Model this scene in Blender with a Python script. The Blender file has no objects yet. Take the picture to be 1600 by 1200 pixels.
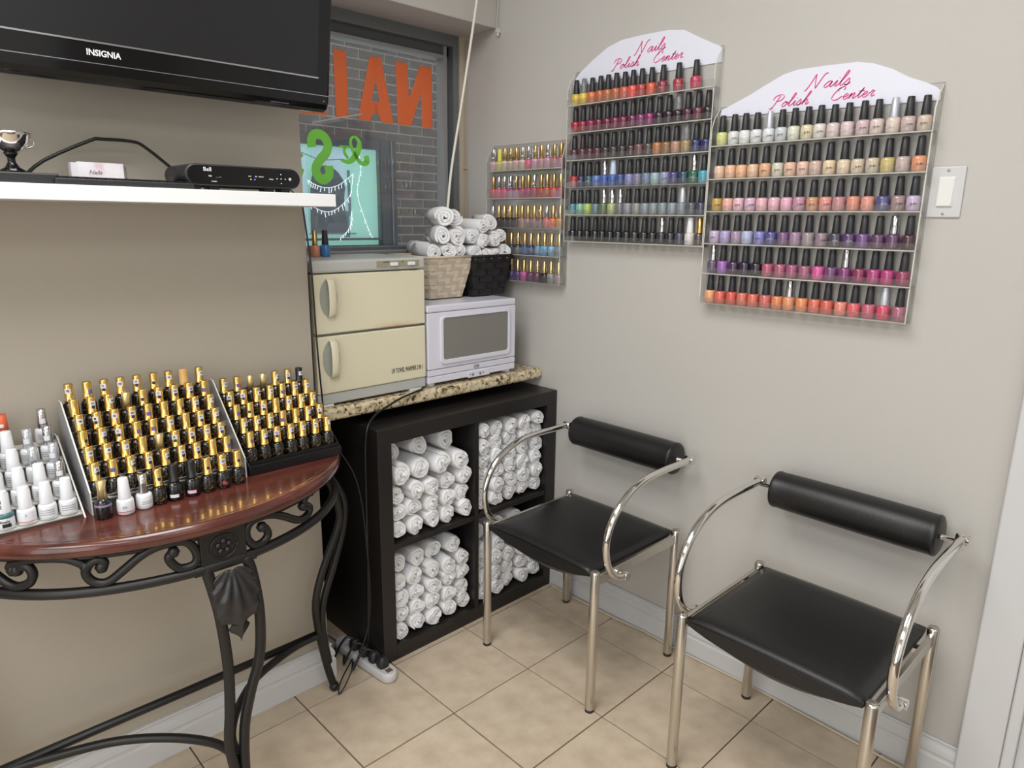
import bpy, math, random
from mathutils import Vector, Matrix
rnd = random.Random(7)
PI = math.pi
SC = bpy.context.scene

# ------------------------------------------------------------------ camera
F_PX, YAW, PITCH, ROLL = 1087.2, 0.767572, 0.231833, 0.012515
CAM = Vector((-1.10788, -1.67948, 1.40608))
fw = Vector((math.sin(YAW)*math.cos(PITCH), math.cos(YAW)*math.cos(PITCH), -math.sin(PITCH)))
rt = fw.cross(Vector((0, 0, 1))).normalized()
up = rt.cross(fw)
r2 = math.cos(ROLL)*rt + math.sin(ROLL)*up
u2 = -math.sin(ROLL)*rt + math.cos(ROLL)*up
cd = bpy.data.cameras.new('camera')
cd.sensor_width = 36.0
cd.lens = F_PX*36.0/1600.0
cd.clip_start = 0.02
cam = bpy.data.objects.new('camera', cd)
SC.collection.objects.link(cam)
cam.matrix_world = Matrix(((r2.x, u2.x, -fw.x, CAM.x), (r2.y, u2.y, -fw.y, CAM.y), (r2.z, u2.z, -fw.z, CAM.z), (0, 0, 0, 1)))
SC.camera = cam

# ------------------------------------------------------------------ world, lights, exposure
w = bpy.data.worlds.new('world'); SC.world = w; w.use_nodes = True
w.node_tree.nodes['Background'].inputs[0].default_value = (0.80, 0.86, 0.92, 1)
w.node_tree.nodes['Background'].inputs[1].default_value = 0.9
SC.view_settings.view_transform = 'Standard'
SC.view_settings.look = 'None'
SC.view_settings.gamma = 1.0
SC.view_settings.use_curve_mapping = False
SC.view_settings.exposure = 0.22

def area(name, loc, sx, sy, power, col=(1, 0.995, 0.985), rot=(0, 0, 0)):
    l = bpy.data.lights.new(name, 'AREA'); l.shape = 'RECTANGLE'; l.size = sx; l.size_y = sy
    l.energy = power; l.color = col
    o = bpy.data.objects.new(name, l); o.location = loc; o.rotation_euler = rot
    SC.collection.objects.link(o)
    return o
area('ceiling_lamp', (-0.80, -0.72, 2.66), 0.9, 1.2, 31)
area('ceiling_lamp', (-0.70, -3.00, 2.66), 0.9, 1.2, 12)
area('ceiling_lamp', (-2.40, -1.10, 2.66), 0.9, 1.2, 24, (0.96, 0.99, 1.0))
area('ceiling_lamp', (-2.40, -3.00, 2.66), 0.9, 1.2, 18, (0.96, 0.99, 1.0))
# fill lights added out of view, left and behind, to even the lighting
area('fill_left', (-3.14, -2.05, 1.15), 2.0, 2.2, 30, (0.93, 0.97, 1.0), (0, -PI/2, 0))
area('fill_back', (-1.20, -3.74, 1.15), 2.6, 2.0, 8, (0.95, 0.98, 1.0), (PI/2, 0, 0))

# ------------------------------------------------------------------ materials
def lin(c):
    r = []
    for v in c[:3]:
        v = v/255.0
        r.append(v/12.92 if v <= 0.04045 else ((v+0.055)/1.055)**2.4)
    return tuple(r)+(1.0,)
MATS = {}
def mat(name, col=(128, 128, 128), rough=0.5, metal=0.0, noise=0.0, nscale=20.0, bump=0.0, bscale=120.0, coat=0.0, spec=0.5, emit=None, est=1.0):
    if name in MATS: return MATS[name]
    m = bpy.data.materials.new(name); m.use_nodes = True
    nt = m.node_tree; b = nt.nodes['Principled BSDF']
    c = lin(col)
    b.inputs['Base Color'].default_value = c
    b.inputs['Roughness'].default_value = rough
    b.inputs['Metallic'].default_value = metal
    b.inputs['Coat Weight'].default_value = coat
    b.inputs['Specular IOR Level'].default_value = spec
    if noise > 0 or bump > 0:
        tc = nt.nodes.new('ShaderNodeTexCoord')
    if noise > 0:
        n = nt.nodes.new('ShaderNodeTexNoise'); n.inputs['Scale'].default_value = nscale; n.inputs['Detail'].default_value = 5
        nt.links.new(tc.outputs['Object'], n.inputs['Vector'])
        mx = nt.nodes.new('ShaderNodeMix'); mx.data_type = 'RGBA'
        mx.inputs[6].default_value = tuple(v*(1-noise) for v in c[:3])+(1,)
        mx.inputs[7].default_value = tuple(min(1, v*(1+noise)) for v in c[:3])+(1,)
        nt.links.new(n.outputs['Fac'], mx.inputs[0]); nt.links.new(mx.outputs[2], b.inputs['Base Color'])
    if bump > 0:
        n2 = nt.nodes.new('ShaderNodeTexNoise'); n2.inputs['Scale'].default_value = bscale; n2.inputs['Detail'].default_value = 3
        nt.links.new(tc.outputs['Object'], n2.inputs['Vector'])
        bp = nt.nodes.new('ShaderNodeBump'); bp.inputs['Strength'].default_value = bump; bp.inputs['Distance'].default_value = 0.002
        nt.links.new(n2.outputs['Fac'], bp.inputs['Height']); nt.links.new(bp.outputs['Normal'], b.inputs['Normal'])
    if emit:
        b.inputs['Emission Color'].default_value = lin(emit); b.inputs['Emission Strength'].default_value = est
    MATS[name] = m
    return m

def ramp_mat(name, scale, stops, rough=0.4, kind='noise', detail=8, bump=0.0, coat=0.0, dist=0.0, stretch=(1, 1, 1)):
    m = bpy.data.materials.new(name); m.use_nodes = True; nt = m.node_tree; b = nt.nodes['Principled BSDF']
    tc = nt.nodes.new('ShaderNodeTexCoord'); mp = nt.nodes.new('ShaderNodeMapping'); mp.inputs['Scale'].default_value = stretch
    nt.links.new(tc.outputs['Object'], mp.inputs['Vector'])
    n = nt.nodes.new('ShaderNodeTexNoise'); n.inputs['Scale'].default_value = scale; n.inputs['Detail'].default_value = detail
    n.inputs['Distortion'].default_value = dist
    nt.links.new(mp.outputs[0], n.inputs['Vector'])
    cr = nt.nodes.new('ShaderNodeValToRGB'); e = cr.color_ramp.elements
    e[0].position = stops[0][0]; e[0].color = lin(stops[0][1]); e[1].position = stops[-1][0]; e[1].color = lin(stops[-1][1])
    for p_, c_ in stops[1:-1]:
        x = e.new(p_); x.color = lin(c_)
    nt.links.new(n.outputs['Fac'], cr.inputs['Fac']); nt.links.new(cr.outputs['Color'], b.inputs['Base Color'])
    b.inputs['Roughness'].default_value = rough; b.inputs['Coat Weight'].default_value = coat
    if bump > 0:
        bp = nt.nodes.new('ShaderNodeBump'); bp.inputs['Strength'].default_value = bump; bp.inputs['Distance'].default_value = 0.002
        nt.links.new(n.outputs['Fac'], bp.inputs['Height']); nt.links.new(bp.outputs['Normal'], b.inputs['Normal'])
    MATS[name] = m
    return m

def clear_mat(name, col, gloss=0.08, body=0.06, rough=0.05):
    """thin clear plastic or glass: mostly transparent, a little milky, a little glossy"""
    m = bpy.data.materials.new(name); m.use_nodes = True; nt = m.node_tree; nt.nodes.clear()
    out = nt.nodes.new('ShaderNodeOutputMaterial'); tr = nt.nodes.new('ShaderNodeBsdfTransparent'); gl = nt.nodes.new('ShaderNodeBsdfGlossy')
    di = nt.nodes.new('ShaderNodeBsdfDiffuse'); m1 = nt.nodes.new('ShaderNodeMixShader'); m2 = nt.nodes.new('ShaderNodeMixShader')
    di.inputs[0].default_value = lin(col); gl.inputs['Roughness'].default_value = rough
    lw = nt.nodes.new('ShaderNodeLayerWeight'); lw.inputs['Blend'].default_value = 0.35
    ma = nt.nodes.new('ShaderNodeMath'); ma.operation = 'MULTIPLY_ADD'; ma.inputs[1].default_value = 0.28; ma.inputs[2].default_value = gloss
    nt.links.new(lw.outputs['Fresnel'], ma.inputs[0])
    m1.inputs[0].default_value = body
    nt.links.new(tr.outputs[0], m1.inputs[1]); nt.links.new(di.outputs[0], m1.inputs[2])
    nt.links.new(ma.outputs[0], m2.inputs[0]); nt.links.new(m1.outputs[0], m2.inputs[1]); nt.links.new(gl.outputs[0], m2.inputs[2])
    nt.links.new(m2.outputs[0], out.inputs[0])
    MATS[name] = m
    return m

def polish_mat():
    m = bpy.data.materials.new('polish'); m.use_nodes = True; nt = m.node_tree; b = nt.nodes['Principled BSDF']
    oi = nt.nodes.new('ShaderNodeObjectInfo'); nt.links.new(oi.outputs['Color'], b.inputs['Base Color'])
    b.inputs['Roughness'].default_value = 0.18; b.inputs['Coat Weight'].default_value = 0.6; b.inputs['Coat Roughness'].default_value = 0.05
    MATS['polish'] = m
    return m
POLISH = polish_mat()

M_wall_lit = mat('wall_paint_lit', (185, 182, 177), 0.5, noise=0.03, nscale=2.5, bump=0.12, bscale=260)  # same wall paint, greyer and paler: light on the right wall mixed in
M_wall_shaded = mat('wall_paint_shaded', (171, 163, 150), 0.55, noise=0.03, nscale=2.5, bump=0.12, bscale=260)  # same wall paint, darker and browner: shade on the left wall mixed in
M_white = mat('white_gloss_paint', (200, 200, 201), 0.32, noise=0.02, nscale=8)
M_ceil = mat('ceiling_white', (225, 224, 220), 0.8)
M_tile = ramp_mat('floor_tile', 16.0, [(0.25, (180, 162, 140)), (0.5, (195, 178, 156)), (0.75, (206, 190, 169))], 0.42, detail=10, bump=0.05)
M_grout = mat('grout', (98, 80, 66), 0.9)
M_blackwood = mat('black_brown_laminate', (30, 27, 27), 0.38, noise=0.15, nscale=6)
M_granite = ramp_mat('granite', 75.0, [(0.30, (36, 32, 28)), (0.375, (92, 76, 58)), (0.43, (172, 152, 118)), (0.54, (204, 190, 158)), (0.66, (218, 208, 184)), (0.74, (146, 124, 96))], 0.22, detail=6, dist=0.6)
M_chrome = mat('chrome', (225, 222, 218), 0.09, 1.0)
M_steel = mat('brushed_steel', (206, 202, 194), 0.22, 1.0)
M_leather = mat('black_leatherette', (19, 19, 20), 0.36, bump=0.25, bscale=500)
M_towel = mat('white_terry', (240, 240, 242), 0.95, noise=0.03, nscale=60, bump=1.0, bscale=420, spec=0.1)
M_iron = mat('black_wrought_iron', (17, 16, 16), 0.42, noise=0.2, nscale=40)
M_cherry = ramp_mat('cherry_wood', 5.0, [(0.3, (66, 32, 26)), (0.5, (84, 42, 34)), (0.7, (98, 52, 42))], 0.2, detail=8, coat=0.35, stretch=(1, 5, 1))
M_black = mat('black_plastic', (18, 18, 19), 0.3)
M_mattblack = mat('matt_black_plastic', (34, 34, 36), 0.45)
M_glossblack = mat('gloss_black_plastic', (12, 12, 14), 0.12, coat=0.1, spec=0.35)
M_screen = mat('tv_screen', (24, 24, 27), 0.3)
M_silverline = mat('silver_trim', (190, 190, 195), 0.2, 0.9)
M_cream = mat('cream_enamel', (216, 210, 184), 0.3, noise=0.02, nscale=4)
M_greyplastic = mat('grey_plastic', (178, 180, 176), 0.35)
M_uvwhite = mat('white_plastic', (214, 214, 226), 0.28)
M_uvwin = mat('smoked_window', (124, 122, 117), 0.18)
M_beige = mat('beige_webbing', (204, 190, 170), 0.8, bump=0.5, bscale=300, noise=0.06, nscale=60)
M_blackweb = mat('black_webbing', (22, 22, 25), 0.5, bump=0.3, bscale=300)
M_gold = mat('gold_cap', (220, 186, 112), 0.24, 1.0)
M_silver = mat('silver_cap', (205, 205, 208), 0.16, 1.0)
M_glitter = mat('glitter_cap', (196, 200, 210), 0.4, 0.5, noise=0.5, nscale=900)
M_cap = mat('black_cap', (38, 38, 41), 0.42)
M_lattice = mat('black_white_lattice_cap', (120, 120, 124), 0.35, noise=0.95, nscale=260)
M_yellowcap = mat('yellow_cap', (232, 220, 96), 0.35)
M_whitecap = mat('white_cap', (226, 226, 228), 0.35)
M_sticker = mat('sticker_paper', (222, 220, 224), 0.6)
M_ink = mat('black_ink', (26, 24, 24), 0.6)
M_pink = mat('pink_lettering', (214, 62, 134), 0.5)
M_signwhite = mat('sign_white', (224, 225, 238), 0.35)
M_acryl = clear_mat('clear_acrylic', (225, 225, 222), 0.02, 0.035)
M_acrylface = clear_mat('clear_acrylic_back', (225, 225, 222), 0.0, 0.02)
M_edge = mat('acrylic_edge', (205, 203, 194), 0.25)
M_frost = clear_mat('frosted_acrylic', (176, 178, 180), 0.06, 0.55, 0.2)
M_glass = clear_mat('window_glass', (140, 145, 150), 0.03, 0.10, 0.02)  # grey body mixed in to imitate the veil of reflections on the pane
def vinyl(name, col, tcol):
    m = bpy.data.materials.new(name); m.use_nodes = True; nt = m.node_tree; nt.nodes.clear()
    out = nt.nodes.new('ShaderNodeOutputMaterial'); d = nt.nodes.new('ShaderNodeBsdfDiffuse'); t = nt.nodes.new('ShaderNodeBsdfTranslucent'); mx = nt.nodes.new('ShaderNodeMixShader')
    d.inputs[0].default_value = lin(col); t.inputs[0].default_value = lin(tcol); mx.inputs[0].default_value = 0.75
    nt.links.new(d.outputs[0], mx.inputs[1]); nt.links.new(t.outputs[0], mx.inputs[2]); nt.links.new(mx.outputs[0], out.inputs[0])
    return m
M_orange = vinyl('orange_vinyl', (250, 128, 84), (255, 196, 158))
M_green = vinyl('green_vinyl', (146, 234, 96), (214, 252, 178))
M_frame = mat('grey_aluminium', (116, 120, 123), 0.4, 0.3)
M_framelight = mat('light_aluminium', (150, 152, 152), 0.4, 0.3)

# ------------------------------------------------------------------ mesh building
class MB:
    def __init__(s): s.v = []; s.f = []; s.mi = []; s.sm = []
    def add(s, vs, fs, mi=0, smooth=False):
        o = len(s.v); s.v += [tuple(v) for v in vs]
        for f in fs:
            s.f.append(tuple(o+i for i in f)); s.mi.append(mi); s.sm.append(smooth)
        return s
    def box(s, x0, x1, y0, y1, z0, z1, mi=0, mis=None):
        vs = [(x, y, z) for x in (x0, x1) for y in (y0, y1) for z in (z0, z1)]
        fs = [(0, 1, 3, 2), (4, 6, 7, 5), (0, 4, 5, 1), (2, 3, 7, 6), (0, 2, 6, 4), (1, 5, 7, 3)]
        if mis is None: return s.add(vs, fs, mi)
        o = len(s.v); s.v += vs
        for f, k in zip(fs, mis): s.f.append(tuple(o+i for i in f)); s.mi.append(k); s.sm.append(False)
        return s
    def rings(s, rings, mi=0, smooth=True, cap0=True, cap1=True, closed=True):
        n = len(rings[0]); vs = [p for r in rings for p in r]; fs = []
        for k in range(len(rings)-1):
            for i in range(n if closed else n-1):
                j = (i+1) % n
                fs.append((k*n+i, k*n+j, (k+1)*n+j, (k+1)*n+i))
        o = len(s.v); s.add(vs, fs, mi, smooth)
        if cap0: s.f.append(tuple(o+i for i in reversed(range(n)))); s.mi.append(mi); s.sm.append(False)
        if cap1: s.f.append(tuple(o+(len(rings)-1)*n+i for i in range(n))); s.mi.append(mi); s.sm.append(False)
        return s
    def lathe(s, prof, seg=12, cx=0, cy=0, cz=0, mi=0, smooth=True, axis='z', sq=0.0):
        """profile of (radius, height) turned about an axis; sq > 0 squares the section"""
        R = []
        for r, h in prof:
            ring = []
            for i in range(seg):
                a = 2*PI*(i+0.5)/seg; c, d = math.cos(a), math.sin(a)
                k = r
                if sq: k = r*(1+sq*(1/max(abs(c), abs(d))-1))
                p = (k*c, k*d, h)
                if axis == 'y': p = (k*c, h, k*d)
                if axis == 'x': p = (h, k*c, k*d)
                ring.append((cx+p[0], cy+p[1], cz+p[2]))
            if axis == 'y': ring.reverse()
            R.append(ring)
        return s.rings(R, mi, smooth)
    def tube(s, pts, r, seg=8, mi=0, close=False, sub=0, flat=None):
        P = [Vector(p) for p in pts]
        if sub: P = spline(P, sub)
        n = len(P); T = []
        for i in range(n):
            a = P[max(0, i-1)]; b = P[min(n-1, i+1)]
            T.append((b-a).normalized())
        ref = Vector((0, 0, 1)) if abs(T[0].z) < 0.9 else Vector((1, 0, 0))
        u = T[0].cross(ref).normalized(); R = []
        for i in range(n):
            u = (u-T[i]*u.dot(T[i])).normalized(); v = T[i].cross(u)
            rr = r[i*(len(r)-1)//max(1, n-1)] if isinstance(r, (list, tuple)) else r
            R.append([tuple(P[i]+rr*(math.cos(2*PI*k/seg)*u+math.sin(2*PI*k/seg)*v)) for k in range(seg)])
        return s.rings(R, mi, True)
    def prism(s, poly, y0, y1, mi=0, plane='xz', smooth=False):
        """polygon extruded between two depths"""
        def m3(p, d):
            return {'xz': (p[0], d, p[1]), 'yz': (d, p[0], p[1]), 'xy': (p[0], p[1], d)}[plane]
        n = len(poly); vs = [m3(p, y0) for p in poly]+[m3(p, y1) for p in poly]
        fs = [tuple(range(n)), tuple(reversed(range(n, 2*n)))]+[(i, i+n, (i+1) % n+n, (i+1) % n) for i in range(n)]
        return s.add(vs, fs, mi, smooth)

def spline(P, sub):
    out = []
    n = len(P)
    for i in range(n-1):
        p0 = P[max(0, i-1)]; p1 = P[i]; p2 = P[i+1]; p3 = P[min(n-1, i+2)]
        for k in range(sub):
            t = k/sub
            out.append(0.5*((2*p1)+(p2-p0)*t+(2*p0-5*p1+4*p2-p3)*t*t+(3*p1-p0-3*p2+p3)*t**3))
    out.append(P[-1])
    return out

def wloc(o):
    v = Vector((0, 0, 0))
    while o is not None:
        v = v+o.location; o = o.parent
    return v
def link(o): SC.collection.objects.link(o); return o
def part(name, mb, mats, parent=None, bevel=0.0, loc=None, col=None, label=None, seg=2):
    """mesh part; its vertices are given in world coordinates"""
    me = bpy.data.meshes.new(name)
    off = wloc(parent) if parent is not None else Vector((0, 0, 0))
    if loc is not None: off = Vector(loc)
    me.from_pydata([tuple(Vector(v)-off) for v in mb.v], [], mb.f)
    if not isinstance(mats, (list, tuple)): mats = [mats]
    for m in mats: me.materials.append(m)
    me.polygons.foreach_set('material_index', mb.mi)
    me.polygons.foreach_set('use_smooth', mb.sm)
    import bmesh
    bm = bmesh.new(); bm.from_mesh(me); bmesh.ops.recalc_face_normals(bm, faces=bm.faces[:]); bm.to_mesh(me); bm.free()
    o = bpy.data.objects.new(name, me); link(o)
    if loc is not None: o.location = off-(wloc(parent) if parent is not None else Vector((0, 0, 0)))
    if parent is not None: o.parent = parent
    if bevel > 0:
        b = o.modifiers.new('bevel', 'BEVEL'); b.width = bevel; b.segments = seg; b.limit_method = 'ANGLE'; b.angle_limit = 0.6
        b.harden_normals = False
    if col: o.color = lin(col)
    if label: o['label'] = label
    return o
def mesh_of(name, mb, mats):
    o = part(name, mb, mats); me = o.data; bpy.data.objects.remove(o); return me
def put(name, me, parent=None, loc=(0, 0, 0), rot=0.0, col=None, label=None):
    o = bpy.data.objects.new(name, me); link(o)
    if parent is not None: o.parent = parent
    o.location = loc; o.rotation_euler = (0, 0, rot)
    if col: o.color = lin(col)
    if label: o['label'] = label
    return o
def tag(o, label, cat, group=None):
    o['label'] = label; o['category'] = cat
    if group: o['group'] = group
    return o
def thing(name, label, cat, loc, group=None, rz=0.0):
    o = bpy.data.objects.new(name, None); link(o); o.location = loc; o.rotation_euler = (0, 0, rz)
    o.empty_display_size = 0.05
    return tag(o, label, cat, group)
def struct(name, mb, m, bevel=0.0):
    o = part(name, mb, m, bevel=bevel); o['kind'] = 'structure'; return o
def text_mesh(body, size, m, extrude=0.0003, bend=None, shear=0.0, offset=0.0, align='CENTER', sx=1.0, res=3):
    """flat lettering in the xz plane facing -y, optionally bent round a cylinder of radius bend"""
    cu = bpy.data.curves.new('lettering', 'FONT'); cu.body = body; cu.size = size; cu.extrude = extrude; cu.shear = shear
    cu.offset = offset; cu.align_x = align; cu.align_y = 'CENTER'; cu.resolution_u = res
    o = bpy.data.objects.new('lettering', cu); link(o)
    dg = bpy.context.evaluated_depsgraph_get(); me = bpy.data.meshes.new_from_object(o.evaluated_get(dg))
    bpy.data.objects.remove(o)
    for v in me.vertices:
        x, y, z = v.co; x *= sx
        if bend: v.co = (bend*math.sin(x/bend), -(bend+0.0003)*math.cos(x/bend)-z, y)
        else: v.co = (x, -z, y)
    me.materials.clear(); me.materials.append(m)
    return me
def ribbon(mb, pts, width, d0, d1, plane='xz', sub=5, mi=0, cal=None):
    """flat brush stroke of given width; cal = pen angle makes it calligraphic"""
    P = spline([Vector((p[0], p[1])) for p in pts], sub) if sub else [Vector(p) for p in pts]
    n = len(P); Lf = []; Rt = []
    for i in range(n):
        t = (P[min(n-1, i+1)]-P[max(0, i-1)])
        t = t.normalized() if t.length > 1e-9 else Vector((1, 0))
        nn = Vector((-t.y, t.x)); wd = width
        if isinstance(width, (list, tuple)):
            q = i/(n-1)*(len(width)-1); a = int(min(q, len(width)-2)); wd = width[a]+(width[a+1]-width[a])*(q-a)
        if cal is not None: wd = width*(0.25+0.75*abs(t.x*math.sin(cal)-t.y*math.cos(cal)))
        Lf.append(P[i]+nn*wd/2); Rt.append(P[i]-nn*wd/2)
    def m3(p, d):
        return {'xz': (p[0], d, p[1]), 'yz': (d, p[0], p[1])}[plane]
    vs = [m3(p, d0) for p in Lf]+[m3(p, d0) for p in Rt]+[m3(p, d1) for p in Lf]+[m3(p, d1) for p in Rt]
    fs = []
    for i in range(n-1):
        fs += [(i, i+1, n+i+1, n+i), (2*n+i, 3*n+i, 3*n+i+1, 2*n+i+1), (i, 2*n+i, 2*n+i+1, i+1), (n+i, n+i+1, 3*n+i+1, 3*n+i)]
    fs += [(0, n, 3*n, 2*n), (n-1, 3*n-1, 4*n-1, 2*n-1)]
    mb.add(vs, fs, mi)

ORD = ['first', 'second', 'third', 'fourth', 'fifth', 'sixth', 'seventh', 'eighth', 'ninth', 'tenth', 'eleventh', 'twelfth', 'thirteenth', 'fourteenth', 'fifteenth', 'sixteenth']
def ordl(i, n):
    if i == 0: return 'leftmost'
    if i == n-1: return 'rightmost'
    return ORD[i]+' from left'

# ================================================================== THE SETTING
XW = 0.768          # right wall plane
YA = 0.097          # left wall plane
XA = -0.178         # outside corner of the left wall
TS = 0.305
HC = 2.70
# ---- floor with separate tiles
b = MB().box(-3.2, XW+0.1, -3.8, 0.72, -0.06, -0.004)
floor = struct('floor', b, M_grout)
tile_mes = []
for k in range(3):
    g = 0.0022
    t = MB().box(g, TS-g, g, TS-g, -0.006, 0.0)
    tile_mes.append(mesh_of('tile', t, M_tile))
for i in range(-7, 3):
    for j in range(-2, 8):
        x0 = i*TS; y0 = -j*TS
        if x0 > XW or y0 > 0.6 or (x0+TS < XA-0.05 and y0 > 0.1): continue
        if x0+TS > XW+0.02:
            o = part('tile', MB().box(x0+0.0022, XW, y0+0.0022, y0+TS-0.0022, -0.006, 0.0), M_tile, floor)
        else:
            o = put('tile', tile_mes[(i+j) % 3], floor, (x0, y0, 0))
        o.location.z += rnd.uniform(-0.0006, 0.0006)
# ---- walls
struct('wall_right', MB().box(XW, XW+0.1, -1.40, 0.72, 0, HC).box(XW, XW+0.1, -3.8, -2.36, 0, HC).box(XW, XW+0.1, -2.36, -1.40, 2.08, HC), M_wall_lit)
struct('wall_left', MB().box(-3.2, XA, YA, 0.72, 0, HC), M_wall_shaded)
struct('wall_window', MB().box(XA, XW+0.1, 0.62, 0.72, 0, 1.285).box(XA, XW+0.1, 0.62, 0.72, 2.06, HC), M_wall_shaded)
struct('wall_back', MB().box(-3.2, XW+0.1, -3.9, -3.8, 0, HC), M_wall_shaded)
struct('wall_far_left', MB().box(-3.3, -3.2, -3.9, 0.72, 0, HC), M_wall_shaded)
struct('ceiling', MB().box(-3.3, XW+0.1, -3.9, 0.72, HC, HC+0.1), M_ceil)
struct('trim_1', MB().box(XA-0.0, XW, 0.367, 0.62, 2.085, HC-0.001), M_wall_lit, bevel=0.003)       # soffit over the window
# window reveal, sill and ledge
struct('trim_2', MB().box(0.742, XW, 0.548, 0.62, 0.9, 2.085), mat('reveal_paint', (188, 176, 158), 0.6))
struct('trim_3', MB().box(XA, 0.742, 0.545, 0.62, 1.262, 1.290), M_framelight, bevel=0.004)
struct('trim_4', MB().box(XA, 0.742, 0.56, 0.62, 0.86, 1.262), M_wall_shaded)
# ---- window frame and pane
wf = MB()
wf.box(0.715, 0.742, 0.556, 0.62, 1.29, 2.085)
wf.box(0.682, 0.697, 0.572, 0.62, 1.29, 2.06, 1)
wf.box(0.697, 0.715, 0.585, 0.62, 1.29, 2.06, 2)
wf.box(XA, 0.715, 0.556, 0.62, 2.045, 2.085)
wf.box(XA, 0.715, 0.585, 0.62, 2.012, 2.045, 2)
wf.box(XA, 0.682, 0.572, 0.62, 2.000, 2.012, 1)
wf.box(XA, 0.682, 0.572, 0.62, 1.29, 1.302, 0)
win = struct('window_1', wf, [M_frame, M_framelight, mat('dark_gasket', (88, 92, 96), 0.6)])
part('pane', MB().box(XA, 0.684, 0.604, 0.608, 1.30, 2.004), M_glass, win)
screws = MB()
for z in (1.45, 1.55, 1.68, 1.80, 1.88, 1.98): screws.lathe([(0.0035, 0), (0.0035, 0.003), (0.001, 0.005)], 8, 0.7285, 0, z, axis='y')
sc = MB()
for v in screws.v: pass
for z in (1.45, 1.62, 1.80, 1.98):
    sc.lathe([(0.003, 0.5535), (0.003, 0.5565)], 8, 0.7285, 0, z, axis='y')
part('screws', sc, M_framelight, win)
# thin wire with a clip beside the window, thin wire with hook by the soffit
o = part('cable', MB().tube([(0.764, 0.535, 2.07), (0.763, 0.537, 1.9), (0.763, 0.54, 1.7), (0.763, 0.536, 1.5), (0.763, 0.54, 1.1)], 0.0026, 6, sub=4).box(0.757, 0.768, 0.532, 0.546, 1.60, 1.614), mat('putty_cable', (182, 168, 146), 0.5), loc=(0.764, 0.54, 1.1))
tag(o, 'thin putty-coloured cable clipped to the wall right of the window', 'cable')
h = thing('wall_hook', 'tiny white hook and wire hanging down at the end of the soffit', 'hook', (0.762, 0.35, 2.07))
part('hook', MB().box(0.75, 0.767, 0.343, 0.357, 2.066, 2.082).lathe([(0.004, 2.055), (0.006, 2.062), (0.004, 2.07)], 8, 0.757, 0.35), M_white, h, bevel=0.002)
part('wire', MB().tube([(0.757, 0.35, 2.08), (0.757, 0.356, 2.10), (0.759, 0.352, 2.16), (0.76, 0.351, 2.3), (0.76, 0.351, 2.69)], 0.0016, 6, sub=4), M_white, h)
# hanging blind wand
o = part('blind_wand', MB().tube([(0.66, 0.3, 2.42), (0.612, 0.3, 2.136), (0.545, 0.302, 1.80), (0.500, 0.305, 1.58), (0.478, 0.305, 1.42), (0.470, 0.31, 1.34)], 0.0046, 8, sub=6), mat('cream_cord', (226, 222, 208), 0.4), loc=(0.470, 0.31, 1.34))
tag(o, 'long cream wand hanging diagonally in front of the window frame', 'blind wand')
# ---- baseboards
def base_prof():
    return [(0, 0), (0.017, 0), (0.017, 0.062), (0.0135, 0.066), (0.0135, 0.072), (0.016, 0.078), (0.0145, 0.09), (0.008, 0.100), (0.007, 0.106), (0.010, 0.111), (0.008, 0.115), (0, 0.115)]
bp_ = base_prof()
b = MB(); b.prism([(XW-d, z) for d, z in bp_], -1.39, 0.55, plane='xz')
struct('baseboard_right', b, M_white)
b = MB()
r0 = [(-3.2, YA-d, z) for d, z in bp_]; r1 = [(XA+d, YA-d, z) for d, z in bp_]; r2_ = [(XA+d, 0.40, z) for d, z in bp_]
b.rings([r0, r1, r2_], smooth=False)
struct('baseboard_left', b, M_white)
# ---- door casing and door on the right
struct('trim_5', MB().box(XW-0.022, XW, -1.475, -1.388, 0, 2.16).box(XW-0.022, XW, -2.42, -2.335, 0, 2.16).box(XW-0.022, XW, -2.42, -1.388, 2.08, 2.16)
       .box(XW-0.012, XW+0.09, -1.50, -1.475, 0, 2.08), M_white, bevel=0.004)
d1 = struct('door_1', MB().box(XW+0.01, XW+0.05, -2.335, -1.50, 0.01, 2.075), M_white, bevel=0.002)
for z0, z1 in ((0.2, 0.9), (1.05, 1.95)):
    for y0 in (-2.24, -1.88):
        part('door_panel', MB().box(XW+0.004, XW+0.02, y0, y0+0.29, z0, z1), M_white, d1, bevel=0.003)
part('door_handle', MB().lathe([(0.012, 0), (0.012, -0.03), (0.028, -0.035), (0.028, -0.06), (0.015, -0.07)], 14, XW+0.01, -2.27, 0.98, axis='x'), M_steel, d1)

# ---- added frames, out of view, round the fill lights
for nm, ax_ in (('added_frame_left', 'x'), ('added_frame_back', 'y')):
    q = MB()
    if ax_ == 'x':
        for ya_, yb_ in ((-3.22, -3.15), (-2.12, -2.05), (-1.05, -0.98)): q.box(-3.2, -3.16, ya_, yb_, 0.05, 2.28)
        for za_ in (0.02, 2.24): q.box(-3.2, -3.16, -3.22, -0.98, za_, za_+0.06)
    else:
        for xa_ in (-2.57, -1.25, 0.07): q.box(xa_, xa_+0.07, -3.8, -3.76, 0.05, 2.28)
        for za_ in (0.02, 2.24): q.box(-2.57, 0.14, -3.8, -3.76, za_, za_+0.06)
    ww = struct(nm, q, M_frame)
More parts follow.
